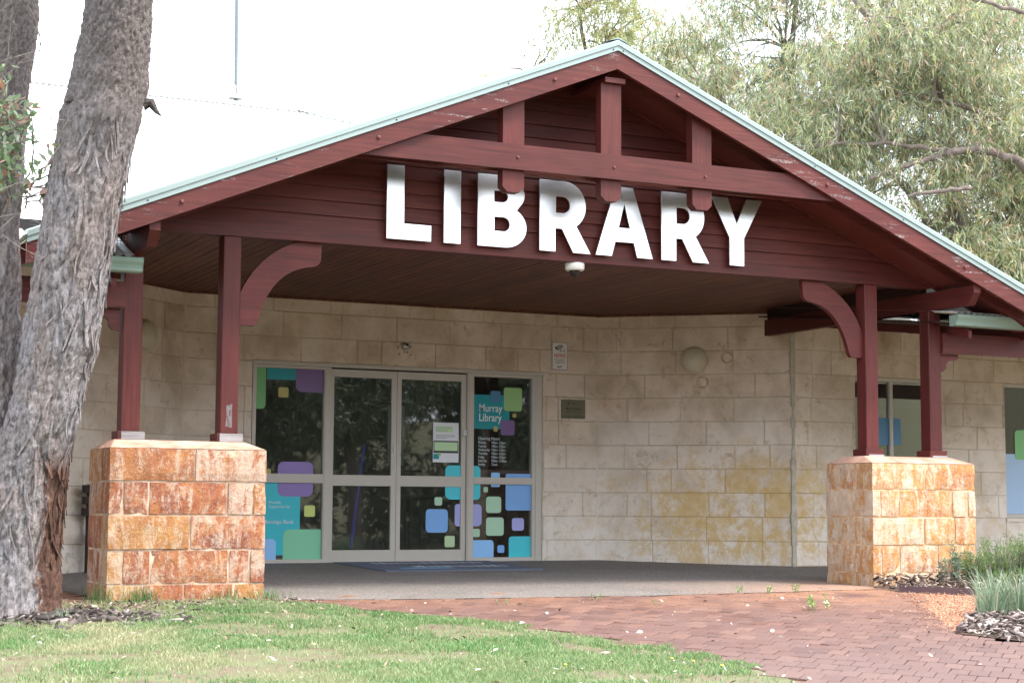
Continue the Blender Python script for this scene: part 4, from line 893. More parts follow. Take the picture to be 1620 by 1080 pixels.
ns = thing('notice_sign', 'small white NOTICE sign with a camera picture above the brass plaque', 'sign', (5.38, 4.39, 2.345))
MB().cbox(5.278, 5.487, 4.381, 4.386, 2.345, 2.672, .001).build('panel', 'ink_grey', ns); MB().box(5.287, 5.478, 4.3795, 4.382, 2.353, 2.664).build('face', 'sign_white', ns)
y_ = 4.3785
ic = MB(); ic.prism([(5.315, 2.60), (5.36, 2.575), (5.43, 2.615), (5.42, 2.645), (5.375, 2.645), (5.318, 2.615)], y_, y_ + .001); ic.box(5.385, 5.40, y_, y_ + .001, 2.555, 2.60); ic.box(5.395, 5.445, y_, y_ + .001, 2.568, 2.576); ic.box(5.44, 5.448, y_, y_ + .001, 2.548, 2.60); ic.build('camera_picture', 'ink_grey', ns)
MB().prism([(5.318, 2.60), (5.355, 2.578), (5.352, 2.604), (5.32, 2.618)], y_ - .001, y_ - .0002).build('camera_picture', 'ink_black', ns)
text('lettering', 'NOTICE', .052, (5.3825, y_, 2.497), 'ink_red', ns, 'CENTER', .80, .0015)
text('lettering', 'This area is under 24 hour\nVideo Surveillance\nand footage is recorded', .0165, (5.3825, y_, 2.466), 'ink_black', ns, 'CENTER', .80, .0004, 1.25)
MB().prism([(5.345, 2.372), (5.39, 2.372), (5.42, 2.392), (5.40, 2.396), (5.375, 2.384), (5.35, 2.388)], y_, y_ + .001).build('emblem', 'ink_blue', ns)
pq = thing('wall_plaque', 'small brass plaque reading Murray Library set in the wall beside the doors', 'plaque', (5.567, 4.39, 1.772))
MB().cbox(5.405, 5.726, 4.378, 4.388, 1.772, 1.996, .003).build('plate', 'brass', pq)
text('lettering', 'Murray Library', .042, (5.567, 4.3765, 1.877), 'ink_black', pq, 'CENTER', .8, .0006); MB().box(5.45, 5.68, 4.3768, 4.378, 1.852, 1.855).box(5.44, 5.69, 4.3768, 4.378, 1.80, 1.804).box(5.44, 5.69, 4.3768, 4.378, 1.786, 1.789).build('rule', 'ink_black', pq)
MB().prism([(5.555, 1.945), (5.585, 1.945), (5.57, 1.967)], 4.3768, 4.378).prism([(5.47, 1.945), (5.50, 1.962), (5.53, 1.945)], 4.3768, 4.378).build('emblem', 'ink_black', pq)
se = thing('door_sensor', 'small silver motion sensor above the sliding doors', 'sensor', (3.40, 4.38, 2.50))
MB().lathe([(0, -.06), (.025, -.056), (.042, -.04), (.046, 0)], (3.40, 4.39, 2.535), 'y', 20).build('body', 'steel', se, True); MB().lathe([(0, -.064), (.012, -.062), (.016, -.055)], (3.405, 4.39, 2.545), 'y', 12).build('lens', 'black_gloss', se, True)
for dx, dz in ((-.08, -.02), (.07, -.01), (-.065, -.095), (.075, -.10), (.0, -.07), (.035, -.072)):
    MB().lathe([(.009, -.001), (0, -.001)], (3.40 + dx, 4.3915, 2.54 + dz), 'y', 8).build('screw_hole', 'void', se)
pn = thing('paper_notice', 'printed paper notice with green panels taped to the right sliding door', 'notice', (3.94, 4.44, 1.228))
py = YD + .040
MB().box(3.784, 4.104, py, py + .003, 1.228, 1.684).build('sheet', 'paper', pn)
MB().box(3.815, 4.03, py - .001, py, 1.575, 1.64).box(3.80, 4.09, py - .001, py, 1.36, 1.46).build('green_panel', 's_pagegreen', pn); MB().box(3.79, 4.098, py - .0008, py + .0002, 1.335, 1.475).build('picture', 'ink_black', pn)
text('lettering', 'Library Closed for\nRefurbishment', .032, (3.82, py - .002, 1.615), 'ink_grey', pn, sx=.8); MB().box(3.82, 4.06, py - .0015, py, 1.535, 1.541).box(3.82, 4.05, py - .0015, py, 1.52, 1.526).box(3.82, 3.95, py - .0015, py, 1.505, 1.511).build('print_line', 'ink_grey', pn)
MB().box(3.79, 3.86, py - .0015, py, 1.265, 1.325).build('corner_logo', 's_teal', pn); MB().box(3.845, 3.88, py - .0018, py, 1.30, 1.34).build('corner_logo', 's_ltgreen', pn)
bp = thing('blue_pole', 'blue pole leaning inside the left sliding door', 'pole', (2.85, 4.62, .1))
MB().tube([(2.83, 4.52, .25), (2.96, 4.475, 1.42)], .016, 10).build('shaft', 'blue_handle', bp)
MB().cbox(2.80, 2.86, 4.50, 4.55, .09, .26, .006).build('foot', 'room_dark', bp)
nb_ = thing('hanging_board', 'dark display screen hanging inside behind the doors', 'screen', (3.9, 5.9, 1.2))
MB().cbox(3.55, 4.45, 5.9, 5.94, 1.15, 2.0, .01).build('screen', 'room_dark', nb_); MB().box(3.80, 4.02, 5.89, 5.899, 1.22, 1.95).build('poster', 'paper', nb_)
for i_, zz in enumerate((1.75, 1.6, 1.32)): MB().box(3.84, 3.98, 5.885, 5.889, zz, zz + .04).build('poster_print', 's_purple', nb_)
dk = thing('desk', 'dark reading desk inside behind the right sliding door', 'desk', (4.6, 5.6, .09))
MB().cbox(4.0, 5.4, 5.3, 5.9, .80, .84, .005).build('top', 'room_dark', dk)
for a, b in ((4.05, 5.35), (5.35, 5.35), (4.05, 5.85), (5.35, 5.85)): MB().box(a - .03, a + .03, b - .03, b + .03, .09, .799).build('leg', 'room_dark', dk)
mt = thing('door_mat', 'worn blue-grey entrance mat with pale print in front of the sliding doors', 'mat', (3.5, 3.5, .1))
def on_floor(x, y, o): return (x, y, gz(x, y) + .004 + o)
mp = [(2.45, 3.85), (2.45, 2.75), (4.35, 2.75), (4.60, 3.05), (4.60, 3.85)]
mp = [(2.55, 4.30), (2.62, 2.9), (4.42, 2.9), (4.42, 4.30)]
V = [on_floor(*p, .012) for p in mp] + [on_floor(*p, 0) for p in mp]; mesh('pile', V, [(0,1,2,3)] + [(4+i, 4+(i+1)%4, (i+1)%4, i) for i in range(4)], 'navy_mat', mt)
k = 0
for row, yy in enumerate((3.9, 3.35)):
    x = 2.9 + .25 * row
    while x < 4.2:
        wd = random.uniform(.03, .075); V = [on_floor(x, yy, .0135), on_floor(x + wd, yy, .0135), on_floor(x + wd, yy + random.uniform(.14, .26), .0135), on_floor(x, yy + .2, .0135)]
        mesh('print_mark', V, [(0,1,2,3)], 'mat_print', mt); x += wd + random.uniform(.02, .05)
mesh('blue_print', [on_floor(2.9, 3.12, .0133), on_floor(3.5, 3.12, .0133), on_floor(3.5, 3.3, .0133), on_floor(2.9, 3.3, .0133)], [(0,1,2,3)], 'mat_blue', mt)  # flat blue patch on the mat
# bench against the angled left wall, mostly behind the left pier
bn = thing('bench', 'dark timber bench end showing behind the left stone pier', 'bench', (.1, 3.35, 0))
def bt(u, n, z):  # u along left wall towards the corner, n out of the wall
    return Vector((-.52 + math.cos(R(40)) * u + math.sin(R(40)) * n, 3.25 + math.sin(R(40)) * u - math.cos(R(40)) * n, z))
def bbox(u0, u1, n0, n1, z0, z1, name, par=bn):
    V = [bt(u, n, z) for z in (z0, z1) for n in (n0, n1) for u in (u0, u1)]
    return mesh(name, V, [(0,1,3,2),(4,6,7,5),(0,4,5,1),(2,3,7,6),(0,2,6,4),(1,5,7,3)], 'dark_wood', par)
for z0 in (.84, .73, .62): bbox(0, 1.3, .12, .16, z0, z0 + .075, 'back_slat')
for n0 in (.18, .30, .42): bbox(0, 1.3, n0, n0 + .10, .44, .475, 'seat_slat')
for u0 in (.12, 1.1):
    bbox(u0, u0 + .07, .08, .12, .03, .92, 'leg'); bbox(u0, u0 + .07, .44, .50, .03, .439, 'leg')
an = thing('antenna_mast', 'thin grey mast standing on the roof ridge behind the tree', 'mast', (2.56, 8.5, 6.2))
MB().tube([(2.565, 8.5, 6.15), (2.53, 8.5, 9.2)], .026, 10).build('pole', 'mast_grey', an); MB().cbox(2.48, 2.66, 8.42, 8.58, 6.19, 6.25, .01).build('base_plate', 'steel', an); MB().tube([(2.52, 8.44, 6.22), (2.52, 8.44, 6.36)], .03, 8).build('bracket', 'steel', an)

# ------------------------------------------------------------------ leaves
def leaves(C, D, Lg, Wd, curl=.15, rng=RNG):
    """C base points, D directions (unit), lengths, widths -> verts (n*6), quads (n*2)"""
    n = len(C); rv = rng.normal(size=(n, 3)); S = np.cross(D, rv); S /= np.linalg.norm(S, axis=1)[:, None] + 1e-9; N = np.cross(D, S)
    L = Lg[:, None]; Wh = Wd[:, None] / 2; cu = (rng.normal(size=(n, 1)) * curl)
    p0 = C; pm = C + D * L * .48 + N * L * cu * .5; p1 = C + D * L + N * L * cu * 1.6 - np.array([0, 0, 1.]) * L * np.abs(cu) * .4
    V = np.stack([p0 - S * Wh * .25, p0 + S * Wh * .25, pm + S * Wh, p1 + S * Wh * .12, p1 - S * Wh * .12, pm - S * Wh], 1)
    b = np.arange(n)[:, None] * 6; Q = np.concatenate([b + np.array([[0, 1, 2, 5]]), b + np.array([[5, 2, 3, 4]])], 0)
    return V.reshape(-1, 3), Q
def unit(a): return a / (np.linalg.norm(a, axis=1)[:, None] + 1e-9)
def crown_leaves(centers, radii, per, size, width, droop=.7, rng=RNG):
    """every cluster is a handful of sprays; the leaves of a spray hang together along one twig"""
    k = 11; nsp = max(1, per // k); Cs = np.repeat(centers, nsp, 0); rr = np.repeat(radii, nsp)
    q = unit(rng.normal(size=Cs.shape)) * (rng.random((len(Cs), 1)) ** .5); B = Cs + q * rr[:, None] * np.array([1, 1, .75])
    SD = q * .7 + rng.normal(size=Cs.shape) * .35; SD[:, 2] -= droop; SD = unit(SD)
    Bl = np.repeat(B, k, 0); Sd = np.repeat(SD, k, 0); t = np.tile(np.linspace(0, 1, k), len(B))[:, None]
    P = Bl + Sd * t * size * 2.0 + rng.normal(size=Bl.shape) * size * .16
    D = Sd * .75 + rng.normal(size=Bl.shape) * .42; D[:, 2] -= droop * .55; D = unit(D)
    Lg = size * rng.uniform(.6, 1.2, len(P)); return leaves(P, D, Lg, Lg * width * rng.uniform(.8, 1.2, len(P)), .28, rng)
def limb_tubes(m, lines, rads, n=8):
    for pts, rd in zip(lines, rads):
        P = [Vector(p) for p in pts]; Q = []; rq = []
        for i in range(len(P) - 1):
            for k in range(4):
                t = k / 4; Q.append(P[i].lerp(P[i + 1], t) + Vector(RNG.normal(size=3) * .015)); rq.append(rd[i] * (1 - t) + rd[i + 1] * t)
        Q.append(P[-1]); rq.append(rd[-1]); m.tube(Q, rq, n)
def twigs(centers, hubs, m, rad=.012):
    for c in centers:
        d = [(h - Vector(c)).length for h in hubs]; h = hubs[int(np.argmin(d))]
        c = Vector(c); mid = h.lerp(c, .55) + Vector((random.uniform(-.25, .25), random.uniform(-.25, .25), random.uniform(.0, .35)))
        m.tube([h, h.lerp(mid, .5) + Vector((0, 0, .08)), mid, c], [rad * 2.2, rad * 1.7, rad * 1.1, rad * .5], 5, False)

# gum trees behind the right of the building
def gum(label, base, blobs, ncl, per, size, mat, lines=(), rads=(), seed=1, width=.135, crad=.50, group='gum trees behind the library'):
    rng = np.random.default_rng(seed); t = thing('gum_tree', label, 'tree', base, group)
    vol = np.array([b[3] * b[4] * b[5] for b in blobs]); pick = rng.choice(len(blobs), ncl, p=vol / vol.sum()); B = np.array(blobs)[pick]
    q = unit(rng.normal(size=(ncl, 3))) * (rng.random((ncl, 1)) ** .40); cen = B[:, :3] + q * B[:, 3:6]
    V, Q = crown_leaves(cen, rng.uniform(.6, 1.25, ncl) * crad, per, size, width, rng=rng); fast('crown', V, Q, mat, t, smooth=False)
    m = MB(); top = Vector(blobs[0][:3]); b_ = Vector(base)
    m_l = [[b_ - Vector((0, 0, .3)), b_.lerp(top, .35) + Vector((.25, .1, 0)), b_.lerp(top, .7) + Vector((-.2, .1, 0)), top]]; m_r = [[.26, .19, .12, .05]]
    for bl in blobs[1:]: m_l.append([b_.lerp(top, .55), (b_.lerp(top, .7) + Vector(bl[:3])) / 2 + Vector((0, 0, .3)), Vector(bl[:3])]); m_r.append([.10, .065, .03])
    limb_tubes(m, m_l, m_r, 10); m.build('trunk', 'limb', t, True)
    if lines:
        for l_, rd in zip(lines, rads): mm = MB(); limb_tubes(mm, [l_], [rd], 9); mm.build('limb', 'limb', t, True)
    hubs = [Vector(p) for l_ in list(m_l) + list(lines) for p in l_[1:]]
    tw = MB(); twigs(cen[:: max(1, ncl // 140)], hubs, tw); tw.build('twigs', 'twig', t, kind='stuff')
    return t
gum('large grey-green gum tree with bare forked limbs behind the right roof slope', (16.9, 9.2, .1),
    [(15.9, 9.8, 7.0, 2.9, 1.6, 2.4), (15.2, 9.4, 8.8, 2.4, 1.5, 1.6), (17.6, 9.3, 6.0, 2.4, 1.6, 2.2), (14.0, 10.3, 7.2, 1.7, 1.2, 1.5), (16.6, 8.7, 4.5, 1.9, 1.0, 1.3)], 430, 300, .130, 'leaf',
    [[(14.39, 10.46, 9.71), (14.87, 10.29, 9.1), (15.19, 10.17, 8.77), (15.61, 10.0, 8.51), (16.3, 9.57, 8.05)], [(13.68, 9.2, 6.2), (14.15, 9.0, 6.39), (14.53, 8.9, 6.54), (15.06, 8.7, 6.72), (15.49, 8.6, 6.78), (16.13, 8.4, 6.65), (16.6, 8.6, 6.5)],
     [(14.38, 9.5, 7.86), (15.08, 9.2, 7.73), (16.18, 8.9, 7.46), (16.44, 8.8, 7.19)], [(13.97, 8.5, 5.85), (14.53, 8.3, 5.93), (15.01, 8.2, 6.0)], [(12.63, 9.9, 6.76), (13.26, 9.5, 6.82), (14.03, 9.2, 6.85), (14.81, 8.9, 6.77), (15.5, 8.7, 6.75)], [(14.62, 7.61, 8.98), (15.19, 7.35, 8.83), (15.56, 7.18, 8.73)]],
    [[.05, .075, .085, .09, .10], [.035, .04, .045, .055, .065, .075, .085], [.03, .04, .05, .06], [.03, .035, .04], [.02, .03, .035, .04, .05], [.03, .035, .04]], seed=4)
gum('tall olive gum tree reaching the top edge right of the gable peak', (15.0, 13.6, .1),
    [(14.9, 13.3, 9.6, 2.6, 1.8, 2.4), (13.6, 13.6, 8.2, 1.9, 1.6, 1.9), (16.2, 13.2, 8.0, 2.4, 1.6, 2.2), (15.3, 13.4, 11.2, 2.2, 1.8, 1.5)], 290, 250, .135, 'leaf', seed=9)
gum('distant sparse yellow-green gum tree left of the gable peak', (15.4, 21.0, .1),
    [(14.9, 20.5, 11.3, 1.7, 1.6, 1.8), (13.5, 21.5, 10.75, .95, .9, .6), (14.4, 20.8, 12.2, 1.1, 1.1, .8), (16.0, 19.6, 10.3, 1.6, 1.5, 1.9)], 130, 187, .145, 'leaf_far', seed=14, crad=.5)
gum('dense gum tree filling the far right corner', (20.2, 12.0, .1),
    [(19.6, 11.8, 8.6, 2.8, 1.6, 2.8), (20.2, 11.4, 5.6, 2.4, 1.5, 2.4), (18.2, 12.4, 10.4, 2.2, 1.5, 1.6), (18.0, 12.6, 5.2, 2.2, 1.2, 2.2)], 280, 240, .138, 'leaf', seed=23)

# trees and bushes behind the viewer: they stand in the door and window reflections
PT = ['mirrored in the left sliding door', 'mirrored in the right sliding door', 'mirrored in the left side window', 'second row, mirrored in the right side window', 'second row, farthest left of the row', 'second row, mirrored in the flank windows', 'third row, tallest of the park trees']
def park_tree(i, base, h, first=[None, None]):
    t = thing('park_tree', 'leafy park tree across the lawn, ' + PT[i], 'tree', base, 'park trees opposite the entrance')
    if first[0] is None:
        rng = np.random.default_rng(77); cen = unit(rng.normal(size=(70, 3))) * rng.random((70, 1)) ** .4 * np.array([2.6, 2.6, 1.6]) + np.array([0, 0, 4.6])
        V, Q = crown_leaves(cen, np.full(70, .8), 165, .20, .3, .3, rng=rng); c = fast('crown', V, Q, 'leaf_bg', None); m = MB().tube([(0, 0, -.3), (.1, 0, 1.5), (-.1, .1, 3), (.1, 0, 5)], [.26, .2, .17, .08], 10); k = m.build('trunk', 'limb', None, True)
        first[0], first[1] = c, k; obs = (c, k)
    else:
        obs = []
        for o in first: o2 = o.copy(); COL.objects.link(o2); obs.append(o2)
    for o in obs: o.parent = t; o.matrix_parent_inverse = Matrix.Identity(4); o.rotation_euler = (0, 0, i * 1.7); o.scale = (1, 1, h)
for i, (x, y, h) in enumerate([(9, -19, .95), (13.5, -24, 1.05), (4, -25, .95), (20, -30, 1.1), (-2, -30, 1.0), (26, -33, 1.2), (12, -36, 1.2)]): park_tree(i, (x, y, gz(x, y)), h)
rng = np.random.default_rng(5); cen = np.column_stack([rng.uniform(-8, 27, 460), rng.uniform(-31, -26, 460), rng.uniform(.2, 7.0, 460)]); cen[:, 2] += zg(cen[:, 0], cen[:, 1])
V, Q = crown_leaves(cen, np.full(460, 1.2), 264, .22, .38, .2, rng=rng); fast('far_shrubbery', V, Q, 'leaf_bg', None, kind='stuff')

# ------------------------------------------------------------------ the twin-stemmed tree at the left
gt = thing('stringybark_tree', 'big grey stringybark tree with two leaning stems at the left edge of the lawn', 'tree', (-1.85, -1.2, -.04))
def stem(name, ctr, rad, zs_, seed, blocky):
    nz_, na = 460, 200; zz = np.linspace(zs_[0], zs_[-1], nz_); cx = np.interp(zz, zs_, [c[0] for c in ctr]); cy = np.interp(zz, zs_, [c[1] for c in ctr]); rd = np.interp(zz, zs_, rad)
    ker = np.hanning(25); ker /= ker.sum()
    sm = lambda a: np.convolve(np.pad(a, 12, 'edge'), ker, 'valid'); cx, cy, rd = sm(cx), sm(cy), sm(rd)
    th = np.linspace(0, 2 * np.pi, na, endpoint=False); TH, ZZ = np.meshgrid(th, zz); ca, sa = np.cos(TH), np.sin(TH)
    RD = rd[:, None]; X = ca * RD; Y = sa * RD
    # big lumps
    lump = (fbm(np.stack([X * 4, Y * 4, ZZ * 1.1], -1), seed, 3) - .45) * .09
    # fibrous furrows: stretched ridged noise
    wv = (fbm(np.stack([X * 5, Y * 5, ZZ * 2.4], -1), seed + 20, 2) - .4) * .9
    a1 = np.abs(vnoise(np.stack([X * 24 + wv * 3, Y * 24 + wv * 3, ZZ * 7 + wv * 2], -1), seed + 5) * 2 - 1); a2 = np.abs(vnoise(np.stack([X * 50 + wv * 4, Y * 50, ZZ * 17], -1), seed + 6) * 2 - 1); a3 = vnoise(np.stack([X * 40, Y * 40, ZZ * 9], -1), seed + 12)
    fib = -.016 * np.exp(-a1 * 7) * (.3 + vnoise(np.stack([X * 9, Y * 9, ZZ * 5], -1), seed + 30)) - .012 * np.exp(-a2 * 5) + .024 * np.floor(a3 * 3.5 + .5) / 3.5 - .006 + .010 * vnoise(np.stack([X * 100, Y * 100, ZZ * 45], -1), seed + 7)
    b1 = np.abs(fbm(np.stack([X * 34 + wv * 3, Y * 34, ZZ * 20 + wv * 2], -1), seed + 8, 2) * 2.4 - .9); b2 = np.abs(vnoise(np.stack([X * 62, Y * 62, ZZ * 40], -1), seed + 9) * 2 - 1)
    blk = -.016 * np.exp(-b1 * 6) - .014 * np.exp(-b2 * 5) + .010 * vnoise(np.stack([X * 100, Y * 100, ZZ * 70], -1), seed + 10) + .012
    mixf = np.clip((ZZ + (fbm(np.stack([X * 6, Y * 6, ZZ * 4], -1), seed + 11, 3) - .45) * .9 - 3.36) / .45, 0, 1) if blocky else np.clip((ZZ - 3.0) / 1.2, 0, .8)
    disp = lump + fib * (1 - mixf) + blk * mixf + .018 * np.exp(-((ZZ - 3.42) / .12) ** 2) * blocky
    # flare at the root
    disp = disp + .05 * np.exp(-(ZZ + .05) / .22) * (1 + .6 * np.cos(TH * 5 + seed))*.6
    rr = RD + disp; V = np.stack([cx[:, None] + ca * rr, cy[:, None] + sa * rr, ZZ], -1).reshape(-1, 3)
    r_, c_ = np.meshgrid(np.arange(nz_ - 1), np.arange(na), indexing='ij'); a = (r_ * na + c_).ravel(); b = (r_ * na + (c_ + 1) % na).ravel()
    return fast(name, V, np.stack([a, b, b + na, a + na], 1), 'bark', gt, smooth=True)
ZS = [-.15, .28, .72, 1.03, 1.25, 1.6, 1.78, 2.04, 2.26, 2.48, 2.75, 2.92, 3.28, 3.5, 3.67, 3.83, 3.98, 4.25, 5.2, 6.4]
CR = [(-1.80, -1.15), (-1.79, -1.18), (-1.77, -1.23), (-1.735, -1.27), (-1.685, -1.34), (-1.625, -1.40), (-1.585, -1.44), (-1.564, -1.48), (-1.542, -1.51), (-1.519, -1.55), (-1.493, -1.59), (-1.47, -1.62), (-1.415, -1.68), (-1.383, -1.72), (-1.358, -1.754), (-1.345, -1.776), (-1.329, -1.80), (-1.315, -1.83), (-1.20, -1.9), (-1.0, -2.0)]
RR = [.32, .295, .285, .27, .255, .24, .245, .25, .25, .255, .258, .262, .245, .238, .238, .236, .23, .23, .20, .15]
stem('trunk', CR, RR, ZS, 3, 1)
ZS2 = [-.15, .5, 1.2, 1.8, 2.2, 2.7, 3.3, 3.9, 4.3, 5.4, 6.6]
CR2 = [(-2.13, -1.0), (-2.12, -1.0), (-2.10, -.98), (-2.07, -.97), (-2.05, -.97), (-2.045, -.98), (-2.03, -1.0), (-2.0, -1.02), (-1.965, -1.04), (-2.05, -1.1), (-2.3, -1.1)]
RR2 = [.36, .33, .31, .28, .255, .245, .24, .24, .24, .19, .14]
stem('trunk', CR2, RR2, ZS2, 41, 0)
# peeling strips of bark along the right stem, dark inner bark low down
lb = MB(); rs = random.Random(3)
for k in range(170):
    zz = rs.uniform(.1, 3.2); cx = np.interp(zz, ZS, [c[0] for c in CR]); cy = np.interp(zz, ZS, [c[1] for c in CR]); rd = np.interp(zz, ZS, RR)
    an_ = rs.uniform(-2.7, .35) if k % 3 else rs.uniform(-.9, .25); L_ = rs.uniform(.08, .34); wd = rs.uniform(.004, .016); lift = rs.uniform(.0, .03)
    pts = []
    for i in range(5):
        t = i / 4; z2 = zz + L_ * t; c2x = np.interp(z2, ZS, [c[0] for c in CR]); c2y = np.interp(z2, ZS, [c[1] for c in CR]); r2 = np.interp(z2, ZS, RR) + .006 + lift * (1 - t) ** 2
        a2 = an_ + .15 * math.sin(k + t * 2); pts.append((Vector((c2x + math.cos(a2) * r2, c2y + math.sin(a2) * r2, z2)), Vector((-math.sin(a2), math.cos(a2), 0)), Vector((math.cos(a2), math.sin(a2), 0))))
    V = []; 
    for i, (p, s_, n_) in enumerate(pts):
        w_ = wd * (1 - .5 * abs(i / 4 - .5)); V += [p - s_ * w_, p + s_ * w_, p + s_ * w_ + n_ * -.006, p - s_ * w_ + n_ * -.006]
    F = []
    for i in range(4):
        b = i * 4
        for j in range(4): F.append((b + j, b + (j + 1) % 4, b + 4 + (j + 1) % 4, b + 4 + j))
    lb.add(V, F)
lb.build('loose_bark', 'bark', gt, kind='stuff')
MB().tube([(-1.10, -1.72, 3.55), (-1.05, -1.74, 3.56), (-1.02, -1.76, 3.50), (-.985, -1.76, 3.47)], [.05, .035, .018, .006], 8).build('broken_stub', 'stub', gt)
MB().tube([(-1.60, -1.76, 3.52), (-1.635, -1.80, 3.51), (-1.665, -1.82, 3.485)], [.05, .03, .006], 8).build('broken_stub', 'stub', gt)
MB().tube([(-1.12, -1.73, 3.86), (-1.085, -1.75, 3.78), (-1.075, -1.75, 3.68), (-1.10, -1.74, 3.55)], .008, 6).build('hanging_strip', 'twig', gt)
# leafy shoots between the stems
sh = MB(); LC = []; LD = []
def shoot(p, d, L_, n, leafy=True, r0=.007):
    p = Vector(p); d = Vector(d).normalized(); pts = [p.copy()]
    for i in range(9):
        d = (d + Vector((rs.gauss(0, .16), rs.gauss(0, .10), rs.gauss(.02, .14)))).normalized(); p = p + d * L_ / 9; pts.append(p.copy())
        if leafy and i > 1:
            for _ in range(n): LC.append(tuple(p)); LD.append((rs.gauss(d.x * .6, .6), rs.gauss(d.y * .6, .6), rs.gauss(-.25, .5)))
    sh.tube(pts, [max(.0015, r0 * (1 - i / 10)) for i in range(10)], 5)
for k in range(30): shoot((rs.uniform(-2.2, -1.80), -1.36 + rs.uniform(-.12, .05), rs.uniform(2.75, 3.25)), (rs.gauss(.05, .4), -.25, 1), rs.uniform(.3, .6), 2)
for k in range(8): shoot((rs.uniform(-1.9, -1.75), -1.5, rs.uniform(2.8, 3.1)), (1, -.35, rs.uniform(-.1, .35)), rs.uniform(.3, .5), 2)
for k in range(34): shoot((rs.uniform(-2.2, -1.5), -1.75 + rs.uniform(-.1, .1), rs.uniform(2.4, 3.9)), (rs.gauss(.3, .8), -.15, rs.gauss(.2, .6)), rs.uniform(.3, .8), 0, False, .0035)
shoot((-1.78, -1.75, 3.0), (.6, -.1, .65), .75, 0, False, .006)
sh.build('shoots', 'twig', gt)
LC = np.array(LC); LD = unit(np.array(LD)); Lg = RNG.uniform(.05, .085, len(LC)); V, Q = leaves(LC + RNG.normal(size=LC.shape) * .012, LD, Lg, Lg * RNG.uniform(.42, .6, len(LC)), .2); fast('shoot_leaves', V, Q, 'sprout', gt)
# crown above the frame
rng = np.random.default_rng(91); cen = unit(rng.normal(size=(60, 3))) * rng.random((60, 1)) ** .4 * np.array([2.0, 1.8, 1.1]) + np.array([-2.0, -1.2, 8.0])
V, Q = crown_leaves(cen, np.full(60, .6), 80, .17, .2, .8, rng=rng); fast('crown', V, Q, 'leaf', gt)
cb_ = MB(); limb_tubes(cb_, [[(-1.0, -2.0, 6.35), (-.6, -2.0, 7.2), (-.4, -1.9, 8.2)], [(-2.3, -1.1, 6.5), (-2.7, -1.0, 7.4), (-2.9, -.9, 8.4)], [(-1.0, -2.0, 6.3), (-1.6, -1.7, 7.5), (-1.7, -1.6, 8.6)]], [[.15, .1, .05], [.14, .09, .04], [.1, .07, .04]]); cb_.build('limb', 'bark', gt, True)

# ------------------------------------------------------------------ lawn blades, tufts, litter
def blades(P, H, Wd, lean, rng, zoff=-.004):
    n = len(P); z0 = zg(P[:, 0], P[:, 1]) + zoff; a = rng.uniform(0, 2 * np.pi, n); s = np.stack([np.cos(a), np.sin(a), 0 * a], 1) * (Wd / 2)[:, None]
    b = rng.uniform(0, 2 * np.pi, n); ln = np.stack([np.cos(b), np.sin(b), 0 * b], 1) * (H * rng.random(n) * lean)[:, None]
    base = np.column_stack([P, z0]); up = np.array([0, 0, 1.])
    mid = base + up * (H * .55)[:, None] + ln * .35; tip = base + up * H[:, None] * .95 + ln
    V = np.stack([base - s, base + s, mid + s * .8, mid - s * .8, tip + s * .1, tip - s * .1], 1); k = np.arange(n)[:, None] * 6
    return V.reshape(-1, 3), np.concatenate([k + np.array([[0, 1, 2, 3]]), k + np.array([[3, 2, 4, 5]])], 0)
rng = np.random.default_rng(12); P = rng.uniform((-3.2, -6.2), (2.2, -.30), (330000, 2)); jn = (fbm(np.column_stack([P * 5, np.zeros(len(P))]), 71, 3) - .42) * .5
P = P[inside(P[:, 0] + jn, P[:, 1] + jn * .4, LAWN)]
dn = fbm(np.column_stack([P * 2.3, np.zeros(len(P))]), 3, 4); tr_d = np.hypot(P[:, 0] + 1.85, P[:, 1] + 1.25); keep = rng.random(len(P)) < np.clip((dn - .33) * 4.2, .06, 1)
bare = np.exp(-((P[:, 1] + .55) / .28) ** 2) * (P[:, 0] > -1.6) * (P[:, 0] < .9); keep &= rng.random(len(P)) > bare * .62 * (dn < .55); keep &= rng.random(len(P)) > np.exp(-((tr_d - .35) / .35) ** 2) * .92
P = P[keep]; H = rng.uniform(.012, .036, len(P)) * (0.7 + .7 * fbm(np.column_stack([P * 3, np.ones(len(P))]), 8, 3)); V, Q = blades(P, H, rng.uniform(.004, .008, len(P)), 1.0, rng); fast('lawn', V, Q, 'grass', None, kind='stuff')
sheet('lawn_soil', LAWN, -.004, 'ground', .3)
def tuft(x, y, n, h, spread, name='grass_tuft', mat='tuft', label='', cat='grass tuft', group=None, width=.006, lean=.7, seed=0):
    rng = np.random.default_rng(seed + int(abs(x * 1000))); P = np.array([[x, y]]) + rng.normal(size=(n, 2)) * spread; V, Q = blades(P, rng.uniform(.4, 1.0, n) * h * .8, np.full(n, width * .8), lean, rng)
    return tag(fast(name, V, Q, mat, None), label, cat, group)
TU = [(-1.02, -.40, 50, .24, .05, 'tall thin grass tuft at the left corner of the left pier'), (-.70, -.36, 120, .20, .07, 'dense dark green tuft growing against the left end of the left pier front'), (-.10, -.36, 40, .13, .05, 'small green tuft under the middle of the left pier front'),
      (.02, -.38, 30, .17, .04, 'upright thin tuft below the right half of the left pier'), (.30, -.42, 90, .15, .08, 'low green tuft at the right corner of the left pier')]
for i, (x, y, n, h, sp, lb_) in enumerate(TU): tuft(x, y, n, h, sp, label=lb_, group='grass tufts along the left pier', seed=i)
tuft(-1.55, -1.65, 60, .16, .05, mat='lomandra', label='pale dry grass tuft at the foot of the big tree', seed=8)
